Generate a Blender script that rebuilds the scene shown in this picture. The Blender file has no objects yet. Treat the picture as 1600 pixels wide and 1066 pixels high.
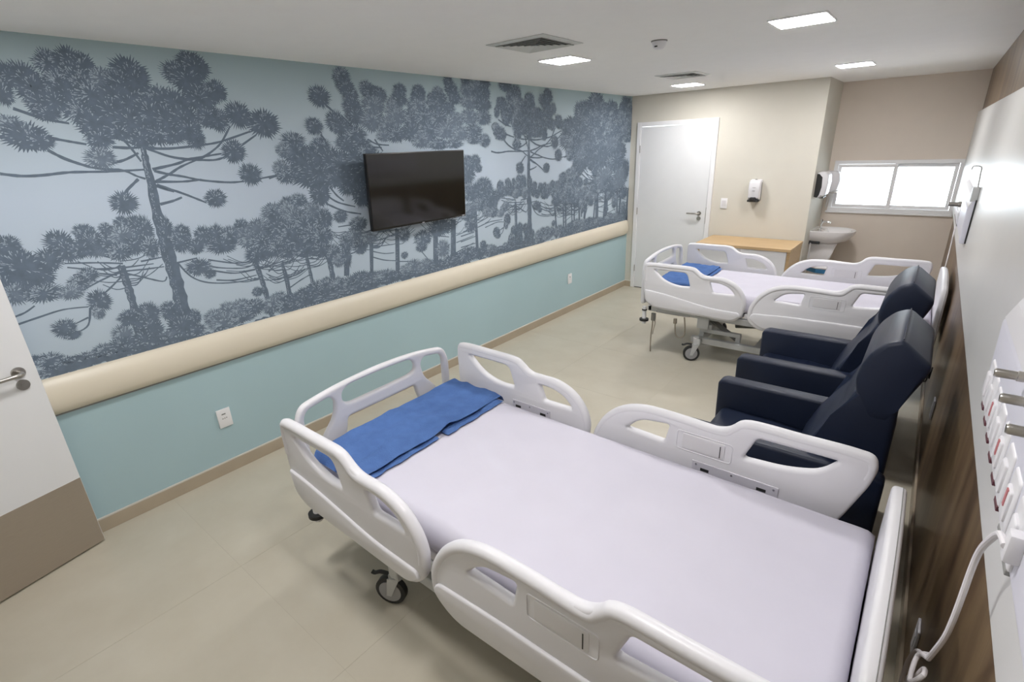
import bpy, bmesh, math, random
from mathutils import Vector, Matrix
random.seed(7)
scene = bpy.context.scene
COL = scene.collection

# ------------------------------------------------------------------ camera
cam_data = bpy.data.cameras.new('camera')
cam_data.sensor_width = 36.0
cam_data.lens = 17.9
cam_data.clip_start = 0.02
cam = bpy.data.objects.new('camera', cam_data)
COL.objects.link(cam)
cam.matrix_world = Matrix((
    (0.7791098, -0.1952290, 0.5957126, 3.27344),
    (0.6257758, 0.2987704, -0.7205143, -0.27451),
    (-0.0373160, 0.9341423, 0.3549446, 1.92192),
    (0, 0, 0, 1)))
scene.camera = cam

# ------------------------------------------------------------------ world, exposure
world = bpy.data.worlds.new('overcast_sky')
world.use_nodes = True
scene.world = world
wb = world.node_tree.nodes['Background']
wb.inputs['Color'].default_value = (0.86, 0.93, 1.0, 1)
wb.inputs['Strength'].default_value = 9.0
scene.view_settings.view_transform = 'Standard'
scene.view_settings.look = 'None'
scene.view_settings.exposure = 0.0
scene.view_settings.gamma = 1.0
scene.view_settings.use_curve_mapping = False
scene.cycles.use_denoising = True
scene.cycles.max_bounces = 12
scene.cycles.diffuse_bounces = 10
scene.cycles.sample_clamp_indirect = 8.0
LAMP_STRENGTH = 96.0

# ------------------------------------------------------------------ materials
MATS = {}
def mat(name, col, rough=0.5, metal=0.0, var=0.0, scale=8.0, bump=0.0, bscale=60.0, coat=0.0, emit=None, estr=0.0, spec=0.5, stretch=(1, 1, 1)):
    m = bpy.data.materials.new(name)
    m.use_nodes = True
    nt = m.node_tree
    b = nt.nodes['Principled BSDF']
    b.inputs['Roughness'].default_value = rough
    b.inputs['Metallic'].default_value = metal
    b.inputs['Specular IOR Level'].default_value = spec
    b.inputs['Coat Weight'].default_value = coat
    tc = nt.nodes.new('ShaderNodeTexCoord')
    mp = nt.nodes.new('ShaderNodeMapping')
    mp.inputs['Scale'].default_value = stretch
    nt.links.new(tc.outputs['Object'], mp.inputs['Vector'])
    nz = nt.nodes.new('ShaderNodeTexNoise')
    nz.inputs['Scale'].default_value = scale
    nz.inputs['Detail'].default_value = 5
    nt.links.new(mp.outputs['Vector'], nz.inputs['Vector'])
    rp = nt.nodes.new('ShaderNodeValToRGB')
    v = max(var, 0.008)
    rp.color_ramp.elements[0].position = 0.3
    rp.color_ramp.elements[1].position = 0.7
    rp.color_ramp.elements[0].color = tuple(c * (1 - v) for c in col) + (1,)
    rp.color_ramp.elements[1].color = tuple(min(1, c * (1 + v)) for c in col) + (1,)
    nt.links.new(nz.outputs['Fac'], rp.inputs['Fac'])
    nt.links.new(rp.outputs['Color'], b.inputs['Base Color'])
    if bump:
        n2 = nt.nodes.new('ShaderNodeTexNoise')
        n2.inputs['Scale'].default_value = bscale
        n2.inputs['Detail'].default_value = 3
        nt.links.new(mp.outputs['Vector'], n2.inputs['Vector'])
        bp = nt.nodes.new('ShaderNodeBump')
        bp.inputs['Strength'].default_value = bump
        bp.inputs['Distance'].default_value = 0.01
        nt.links.new(n2.outputs['Fac'], bp.inputs['Height'])
        nt.links.new(bp.outputs['Normal'], b.inputs['Normal'])
    if emit:
        b.inputs['Emission Color'].default_value = tuple(emit) + (1,)
        b.inputs['Emission Strength'].default_value = estr
    MATS[name] = m
    return m

M_CEIL = mat('ceiling_paint', (0.93, 0.925, 0.91), 0.9, spec=0.1)
M_TEAL = mat('teal_paint', (0.395, 0.54, 0.575), 0.65, var=0.015, scale=2, spec=0.2)
M_CREAM = mat('cream_paint', (0.63, 0.605, 0.535), 0.7, var=0.01, spec=0.2)
M_TAUPE = mat('taupe_paint', (0.72, 0.645, 0.57), 0.7, var=0.01, spec=0.2)
M_BASE = mat('baseboard_tile', (0.42, 0.355, 0.265), 0.45, var=0.05, scale=5)
M_BASETOP = mat('baseboard_cap', (0.60, 0.56, 0.50), 0.6)
M_RAILC = mat('cream_vinyl', (0.72, 0.66, 0.535), 0.38, var=0.01, spec=0.4)
M_GREY = mat('joint_grey', (0.25, 0.25, 0.24), 0.8)
M_WHITE = mat('white_lacquer', (0.80, 0.80, 0.81), 0.4)
M_DOORW = mat('white_door_laminate', (0.74, 0.75, 0.76), 0.5)
M_ABS = mat('white_plastic', (0.70, 0.695, 0.72), 0.35, spec=0.4)
M_ABS2 = mat('white_plastic_panel', (0.66, 0.65, 0.665), 0.32)
M_STEEL = mat('brushed_steel', (0.45, 0.43, 0.40), 0.32, 1.0, var=0.06, scale=30, stretch=(1, 1, 12))
M_CHROME = mat('chrome', (0.75, 0.75, 0.75), 0.12, 1.0)
M_GALV = mat('grey_painted_metal', (0.52, 0.53, 0.53), 0.45, 0.2, var=0.02)
M_DGALV = mat('dark_grey_metal', (0.20, 0.20, 0.19), 0.5, 0.3)
M_PLATE = mat('zinc_plate', (0.62, 0.61, 0.66), 0.4, 0.15)
M_BLACK = mat('black_rubber', (0.018, 0.018, 0.018), 0.55)
M_WHEEL = mat('grey_wheel', (0.33, 0.33, 0.34), 0.5)
M_SHEET = mat('white_sheet', (0.585, 0.57, 0.645), 0.9, var=0.015, scale=6, bump=0.12, bscale=7, spec=0.15)
M_BLUE = mat('blue_blanket', (0.080, 0.155, 0.365), 0.95, var=0.12, scale=14, bump=0.45, bscale=160, spec=0.1)
M_NAVY = mat('navy_leatherette', (0.0065, 0.0125, 0.033), 0.45, var=0.12, scale=5, bump=0.05, bscale=220, spec=0.4)
M_TV = mat('tv_black', (0.012, 0.011, 0.010), 0.3)
M_SCREEN = mat('screen_glass', (0.010, 0.009, 0.007), 0.09, spec=0.6)
M_OAK = mat('oak_laminate', (0.52, 0.36, 0.19), 0.45, var=0.10, scale=4, stretch=(1, 10, 10))
M_KICK = mat('brushed_kick_plate', (0.44, 0.385, 0.32), 0.45, 0.7, var=0.04, scale=20, stretch=(1, 1, 30))
M_CERAM = mat('white_ceramic', (0.82, 0.80, 0.80), 0.08, coat=0.5)
M_PANEL = mat('white_wall_laminate', (0.62, 0.62, 0.61), 0.33, var=0.005)
M_CONS = mat('lavender_white_console', (0.66, 0.66, 0.74), 0.35)
M_RED = mat('red_label', (0.48, 0.16, 0.17), 0.5)
M_YEL = mat('yellow_ring', (0.75, 0.42, 0.02), 0.45)
M_DARKRED = mat('dark_socket_slit', (0.09, 0.02, 0.03), 0.5)
M_VENT = mat('vent_aluminium', (0.60, 0.61, 0.59), 0.5, 0.1)
M_VENTD = mat('vent_dark_core', (0.06, 0.06, 0.06), 0.8)
M_CORD = mat('white_cable', (0.68, 0.66, 0.68), 0.45)
M_BEIGEC = mat('beige_cable', (0.33, 0.29, 0.23), 0.5)
M_PRINT = mat('grey_print', (0.22, 0.22, 0.23), 0.7)
M_BAG = mat('blue_bin_bag', (0.03, 0.16, 0.33), 0.4)
M_LAMP = mat('lamp_diffuser', (0.9, 0.9, 0.9), 0.5, emit=(1.0, 0.975, 0.97), estr=LAMP_STRENGTH)
M_INKD = mat('mural_ink_dark', (0.135, 0.175, 0.225), 0.65, var=0.12, scale=25, spec=0.2)
M_INKM = mat('mural_ink_mid', (0.165, 0.21, 0.265), 0.65, var=0.12, scale=25, spec=0.2)
M_INKL = mat('mural_ink_light', (0.36, 0.435, 0.51), 0.65, var=0.08, scale=20, spec=0.2)

def grad_mat(name, stops, z0, z1, rough=0.65):
    """flat print whose colour runs with height"""
    m = mat(name, stops[0][1], rough, spec=0.2)
    nt = m.node_tree
    b = nt.nodes['Principled BSDF']
    tc = nt.nodes.new('ShaderNodeTexCoord')
    sp = nt.nodes.new('ShaderNodeSeparateXYZ')
    nt.links.new(tc.outputs['Object'], sp.inputs[0])
    mr = nt.nodes.new('ShaderNodeMapRange')
    mr.inputs['From Min'].default_value = z0
    mr.inputs['From Max'].default_value = z1
    nt.links.new(sp.outputs['Z'], mr.inputs['Value'])
    rp = nt.nodes.new('ShaderNodeValToRGB')
    while len(rp.color_ramp.elements) < len(stops):
        rp.color_ramp.elements.new(0.5)
    for e, (pos, c) in zip(rp.color_ramp.elements, stops):
        e.position = pos
        e.color = tuple(c) + (1,)
    nt.links.new(mr.outputs['Result'], rp.inputs['Fac'])
    nt.links.new(rp.outputs['Color'], b.inputs['Base Color'])
    return m
M_MURAL = grad_mat('mural_sky_print', [(0.0, (0.44, 0.53, 0.60)), (0.55, (0.49, 0.575, 0.675)), (0.80, (0.445, 0.54, 0.60)), (1.0, (0.36, 0.465, 0.495))], 0.93, 2.47)

def wood_mat():
    m = bpy.data.materials.new('walnut_laminate')
    m.use_nodes = True
    nt = m.node_tree
    b = nt.nodes['Principled BSDF']
    b.inputs['Roughness'].default_value = 0.36
    tc = nt.nodes.new('ShaderNodeTexCoord')
    mp = nt.nodes.new('ShaderNodeMapping')
    mp.inputs['Scale'].default_value = (3, 3.2, 0.55)
    nt.links.new(tc.outputs['Object'], mp.inputs['Vector'])
    nz = nt.nodes.new('ShaderNodeTexNoise')
    nz.inputs['Scale'].default_value = 1.6
    nz.inputs['Detail'].default_value = 7
    nz.inputs['Distortion'].default_value = 0.6
    nt.links.new(mp.outputs['Vector'], nz.inputs['Vector'])
    rp = nt.nodes.new('ShaderNodeValToRGB')
    for i, (pos, c) in enumerate([(0.30, (0.085, 0.053, 0.032)), (0.45, (0.19, 0.122, 0.070)), (0.58, (0.26, 0.18, 0.10)), (0.72, (0.15, 0.095, 0.057))]):
        if i >= 2:
            rp.color_ramp.elements.new(pos)
        rp.color_ramp.elements[i].position = pos
        rp.color_ramp.elements[i].color = c + (1,)
    nt.links.new(nz.outputs['Fac'], rp.inputs['Fac'])
    mp2 = nt.nodes.new('ShaderNodeMapping')
    mp2.inputs['Scale'].default_value = (60, 60, 1.5)
    nt.links.new(tc.outputs['Object'], mp2.inputs['Vector'])
    n2 = nt.nodes.new('ShaderNodeTexNoise')
    n2.inputs['Scale'].default_value = 3
    nt.links.new(mp2.outputs['Vector'], n2.inputs['Vector'])
    mx = nt.nodes.new('ShaderNodeMixRGB')
    mx.blend_type = 'MULTIPLY'
    mx.inputs['Fac'].default_value = 0.45
    nt.links.new(rp.outputs['Color'], mx.inputs['Color1'])
    nt.links.new(n2.outputs['Fac'], mx.inputs['Color2'])
    nt.links.new(mx.outputs['Color'], b.inputs['Base Color'])
    return m
M_WOOD = wood_mat()

def tile_mat():
    m = mat('porcelain_tile', (0.50, 0.455, 0.355), 0.33, spec=0.45)
    nt = m.node_tree
    nz = [n for n in nt.nodes if n.type == 'TEX_NOISE'][0]
    nz.inputs['Scale'].default_value = 3.0
    nz.inputs['Detail'].default_value = 8
    nz.inputs['Roughness'].default_value = 0.6
    gm = nt.nodes.new('ShaderNodeNewGeometry')
    nt.links.new(gm.outputs['Position'], nz.inputs['Vector'])
    rp = [n for n in nt.nodes if n.type == 'VALTORGB'][0]
    rp.color_ramp.elements[0].color = (0.48, 0.44, 0.35, 1)
    rp.color_ramp.elements[1].color = (0.535, 0.50, 0.41, 1)
    return m
M_TILE = tile_mat()
M_GROUT = mat('floor_grout', (0.485, 0.45, 0.36), 0.8)

def glass_mat():
    m = bpy.data.materials.new('clear_glass')
    m.use_nodes = True
    nt = m.node_tree
    for n in list(nt.nodes):
        if n.type != 'OUTPUT_MATERIAL':
            nt.nodes.remove(n)
    out = [n for n in nt.nodes if n.type == 'OUTPUT_MATERIAL'][0]
    tr = nt.nodes.new('ShaderNodeBsdfTransparent')
    tr.inputs[0].default_value = (0.95, 0.97, 0.97, 1)
    gl = nt.nodes.new('ShaderNodeBsdfGlossy')
    gl.inputs['Roughness'].default_value = 0.02
    fr = nt.nodes.new('ShaderNodeFresnel')
    fr.inputs[0].default_value = 1.45
    mx = nt.nodes.new('ShaderNodeMixShader')
    nt.links.new(fr.outputs[0], mx.inputs[0])
    nt.links.new(tr.outputs[0], mx.inputs[1])
    nt.links.new(gl.outputs[0], mx.inputs[2])
    nt.links.new(mx.outputs[0], out.inputs['Surface'])
    return m
M_GLASS = glass_mat()

# ------------------------------------------------------------------ helpers
def link(o, parent=None):
    COL.objects.link(o)
    if parent is not None:
        o.parent = parent
    return o

def tag(o, label=None, cat=None, group=None, kind=None):
    if label: o['label'] = label
    if cat: o['category'] = cat
    if group: o['group'] = group
    if kind: o['kind'] = kind
    return o

def thing(name, label, cat, loc=(0, 0, 0), rotz=0.0, group=None):
    o = bpy.data.objects.new(name, None)
    o.empty_display_size = 0.1
    COL.objects.link(o)
    o.location = loc
    o.rotation_euler = (0, 0, rotz)
    return tag(o, label, cat, group)

def from_bm(name, bm, m, parent=None, smooth=35, loc=None):
    me = bpy.data.meshes.new(name)
    bmesh.ops.recalc_face_normals(bm, faces=bm.faces[:])
    bm.to_mesh(me)
    bm.free()
    ms = m if isinstance(m, (list, tuple)) else [m]
    for x in ms:
        me.materials.append(x)
    if smooth:
        me.polygons.foreach_set('use_smooth', [True] * len(me.polygons))
        me.set_sharp_from_angle(angle=math.radians(smooth))
    o = bpy.data.objects.new(name, me)
    if loc is not None:
        o.location = loc
    return link(o, parent)

def b_box(bm, x0, x1, y0, y1, z0, z1, bevel=0.0, seg=2, mi=0, rot=None):
    vs = [bm.verts.new((x, y, z)) for x in (x0, x1) for y in (y0, y1) for z in (z0, z1)]
    fs = []
    for idx in ((0, 1, 3, 2), (4, 6, 7, 5), (0, 4, 5, 1), (2, 3, 7, 6), (0, 2, 6, 4), (1, 5, 7, 3)):
        f = bm.faces.new([vs[i] for i in idx])
        f.material_index = mi
        fs.append(f)
    if rot is not None:
        c = Vector(((x0 + x1) / 2, (y0 + y1) / 2, (z0 + z1) / 2))
        bmesh.ops.rotate(bm, cent=c, matrix=rot, verts=vs)
    if bevel > 0:
        es = list({e for f in fs for e in f.edges})
        r = bmesh.ops.bevel(bm, geom=es, offset=bevel, segments=seg, profile=0.5, affect='EDGES')
        for f in r['faces']:
            f.material_index = mi
    return vs

def box(name, x0, x1, y0, y1, z0, z1, m, parent=None, bevel=0.0, seg=2):
    bm = bmesh.new()
    b_box(bm, x0, x1, y0, y1, z0, z1, bevel, seg)
    return from_bm(name, bm, m, parent)

def b_prism(bm, pts, axis, a0, a1, bevel=0.0, seg=2, mi=0):
    """extrude a 2-D outline along axis; pts are the two other coordinates in order"""
    def mk(p, a):
        if axis == 0: return (a, p[0], p[1])
        if axis == 1: return (p[0], a, p[1])
        return (p[0], p[1], a)
    A = [bm.verts.new(mk(p, a0)) for p in pts]
    B = [bm.verts.new(mk(p, a1)) for p in pts]
    n = len(pts)
    fs = [bm.faces.new(A), bm.faces.new(B[::-1])]
    for i in range(n):
        fs.append(bm.faces.new((A[i], B[i], B[(i + 1) % n], A[(i + 1) % n])))
    for f in fs:
        f.material_index = mi
    if bevel > 0:
        es = list({e for f in fs for e in f.edges})
        r = bmesh.ops.bevel(bm, geom=es, offset=bevel, segments=seg, profile=0.5, affect='EDGES')
        for f in r['faces']:
            f.material_index = mi

def smooth_path(pts, n=6, closed=False):
    pts = [Vector(p) for p in pts]
    if len(pts) < 3:
        return pts
    out = []
    m = len(pts)
    rng = m if closed else m - 1
    for i in range(rng):
        p1 = pts[i]; p2 = pts[(i + 1) % m]
        p0 = pts[(i - 1) % m] if (closed or i > 0) else p1
        p3 = pts[(i + 2) % m] if (closed or i + 2 < m) else p2
        for k in range(n):
            t = k / n
            out.append(0.5 * ((2 * p1) + (p2 - p0) * t + (2 * p0 - 5 * p1 + 4 * p2 - p3) * t * t + (3 * p1 - p0 - 3 * p2 + p3) * t ** 3))
    if not closed:
        out.append(pts[-1])
    return out

def b_tube(bm, pts, r, n=10, mi=0, caps=True, closed=False, ry=None):
    pts = [Vector(p) for p in pts]
    rings = []
    up = None
    L = len(pts)
    for i, p in enumerate(pts):
        a = pts[(i - 1) % L] if (closed or i > 0) else p
        b = pts[(i + 1) % L] if (closed or i < L - 1) else p
        d = (b - a)
        d = d.normalized() if d.length > 1e-9 else Vector((0, 0, 1))
        if up is None:
            up = Vector((0, 0, 1)) if abs(d.z) < 0.9 else Vector((1, 0, 0))
        s = d.cross(up)
        if s.length < 1e-6:
            s = d.cross(Vector((0, 1, 0)))
        s.normalize()
        u = s.cross(d).normalized()
        up = u
        rr = r[i] if isinstance(r, (list, tuple)) else r
        r2 = rr if ry is None else ry
        rings.append([bm.verts.new(p + s * rr * math.cos(2 * math.pi * k / n) + u * r2 * math.sin(2 * math.pi * k / n)) for k in range(n)])
    cnt = L if closed else L - 1
    for i in range(cnt):
        A = rings[i]; B = rings[(i + 1) % L]
        for k in range(n):
            f = bm.faces.new((A[k], A[(k + 1) % n], B[(k + 1) % n], B[k]))
            f.material_index = mi
    if caps and not closed:
        f = bm.faces.new(rings[0][::-1]); f.material_index = mi
        f = bm.faces.new(rings[-1]); f.material_index = mi

def tube(name, pts, r, m, parent=None, n=10, sm=0, closed=False, ry=None):
    bm = bmesh.new()
    if sm:
        pts = smooth_path(pts, sm, closed)
    b_tube(bm, pts, r, n, closed=closed, ry=ry)
    return from_bm(name, bm, m, parent)

def b_cyl(bm, p0, p1, r0, r1=None, n=20, mi=0):
    p0 = Vector(p0); p1 = Vector(p1)
    b_tube(bm, [p0, p1], [r0, r0 if r1 is None else r1], n, mi)

def b_lathe(bm, prof, c, n=24, mi=0, axis='z', sx=1.0, sy=1.0):
    rings = []
    for r, h in prof:
        ring = []
        for k in range(n):
            a = 2 * math.pi * k / n
            u, v = r * math.cos(a) * sx, r * math.sin(a) * sy
            if axis == 'z': q = (c[0] + u, c[1] + v, c[2] + h)
            elif axis == 'y': q = (c[0] + u, c[1] + h, c[2] + v)
            else: q = (c[0] + h, c[1] + u, c[2] + v)
            ring.append(bm.verts.new(q))
        rings.append(ring)
    for i in range(len(rings) - 1):
        for k in range(n):
            f = bm.faces.new((rings[i][k], rings[i][(k + 1) % n], rings[i + 1][(k + 1) % n], rings[i + 1][k]))
            f.material_index = mi
    for ring in (rings[0][::-1], rings[-1]):
        f = bm.faces.new(ring); f.material_index = mi

def signed_area(p):
    return 0.5 * sum(p[i][0] * p[(i + 1) % len(p)][1] - p[(i + 1) % len(p)][0] * p[i][1] for i in range(len(p)))

def inset_poly(p, d):
    """move a closed outline inwards (ccw) by d"""
    n = len(p); out = []
    for i in range(n):
        a = Vector(p[i - 1][:2]); b = Vector(p[i][:2]); c = Vector(p[(i + 1) % n][:2])
        e1 = (b - a); e2 = (c - b)
        n1 = Vector((-e1.y, e1.x)).normalized() if e1.length else Vector((0, 0))
        n2 = Vector((-e2.y, e2.x)).normalized() if e2.length else Vector((0, 0))
        m = n1 + n2
        if m.length < 1e-6: m = n1.copy()
        m.normalize()
        k = max(0.6, m.dot(n1))
        out.append((b.x + m.x * d / k, b.y + m.y * d / k))
    return out

def corner_path(pts, rad=0.03, n=5):
    """round every corner of a closed polygon by rad (per-corner override as third value)"""
    out = []
    m = len(pts)
    for i in range(m):
        a = Vector(pts[i - 1][:2]); b = Vector(pts[i][:2]); c = Vector(pts[(i + 1) % m][:2])
        r = pts[i][2] if len(pts[i]) > 2 else rad
        r1 = min(r, (a - b).length * 0.48, (c - b).length * 0.48)
        p = b + (a - b).normalized() * r1
        q = b + (c - b).normalized() * r1
        for k in range(n + 1):
            t = k / n
            out.append(tuple((1 - t) ** 2 * p + 2 * t * (1 - t) * b + t * t * q))
    return out

def moulded(outer, holes, thick, bev, plane, off):
    """moulded plate with rounded edges and holes; outline coordinates lie in plane 'xz' or 'yz', centred on off"""
    from mathutils.geometry import tessellate_polygon
    bm = bmesh.new()
    hz = thick / 2
    prof = []
    for k in range(4):
        a = math.pi / 2 * k / 3
        prof.append((bev * (1 - math.cos(a)), hz - bev + bev * math.sin(a)))
    prof = [(i_, -z_) for i_, z_ in prof[::-1]] + prof
    def mk(p, z):
        return (p[0], off - z, p[1]) if plane == 'xz' else (off + z, p[0], p[1])
    caps = ([], [])
    for k, pl in enumerate([outer] + list(holes)):
        cl = []
        for q in pl:
            if not cl or (Vector(q[:2]) - Vector(cl[-1][:2])).length > 1e-4: cl.append(q)
        if (Vector(cl[0][:2]) - Vector(cl[-1][:2])).length < 1e-4: cl.pop()
        if signed_area(cl) < 0: cl = cl[::-1]
        rings = []
        for ins, z in prof:
            pp = inset_poly(cl, ins if k == 0 else -ins)
            rings.append(([bm.verts.new(mk(p, z)) for p in pp], pp))
        for (A, _), (B, _) in zip(rings, rings[1:]):
            n = len(A)
            for m_ in range(n):
                bm.faces.new((A[m_], A[(m_ + 1) % n], B[(m_ + 1) % n], B[m_]))
        caps[0].append(rings[0]); caps[1].append(rings[-1])
    for cap in caps:
        flat = [v for vs_, _ in cap for v in vs_]
        tris = tessellate_polygon([[Vector((p[0], p[1], 0)) for p in pp] for _, pp in cap])
        for t in tris:
            if len({t[0], t[1], t[2]}) == 3:
                try: bm.faces.new([flat[q] for q in t])
                except ValueError: pass
    return bm

def copy_tree(o, parent=None):
    c = o.copy()
    COL.objects.link(c)
    if parent is not None:
        c.parent = parent
    for ch in list(o.children):
        copy_tree(ch, c)
    return c

# ================================================================== SETTING
H = 2.4735; D = 6.2836; W0 = 3.5286; YAW = 0.0102; DA = 7.1163; XA = 2.194; YN = -0.95
TILE = 0.9

floor = tag(box('floor', -0.15, 3.75, YN - 1.6, DA + 0.15, -0.12, -0.0008, M_GROUT), kind='structure')
tmesh = {}
def floor_tile(x0, x1, y0, y1):
    k = (round(x1 - x0, 3), round(y1 - y0, 3))
    if k not in tmesh:
        bm = bmesh.new()
        b_box(bm, 0, k[0], 0, k[1], -0.006, 0, 0)
        o = from_bm('tile', bm, M_TILE, floor, loc=(x0, y0, 0))
        tmesh[k] = o.data
    else:
        o = bpy.data.objects.new('tile', tmesh[k])
        o.location = (x0, y0, 0)
        link(o, floor)
g = 0.0005
ys = [YN - 1.6] + [0.38 + TILE * k for k in range(-2, 8)] + [DA]
xs = [0, 0.9, 1.8, 2.7, 3.56]
for i in range(len(xs) - 1):
    for j in range(len(ys) - 1):
        if ys[j + 1] - ys[j] > 0.02:
            floor_tile(xs[i] + g, xs[i + 1] - g, ys[j] + g, ys[j + 1] - g)

ceiling = tag(box('ceiling', -0.15, 3.75, YN - 1.6, DA + 0.15, H, H + 0.12, M_CEIL), kind='structure')

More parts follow.
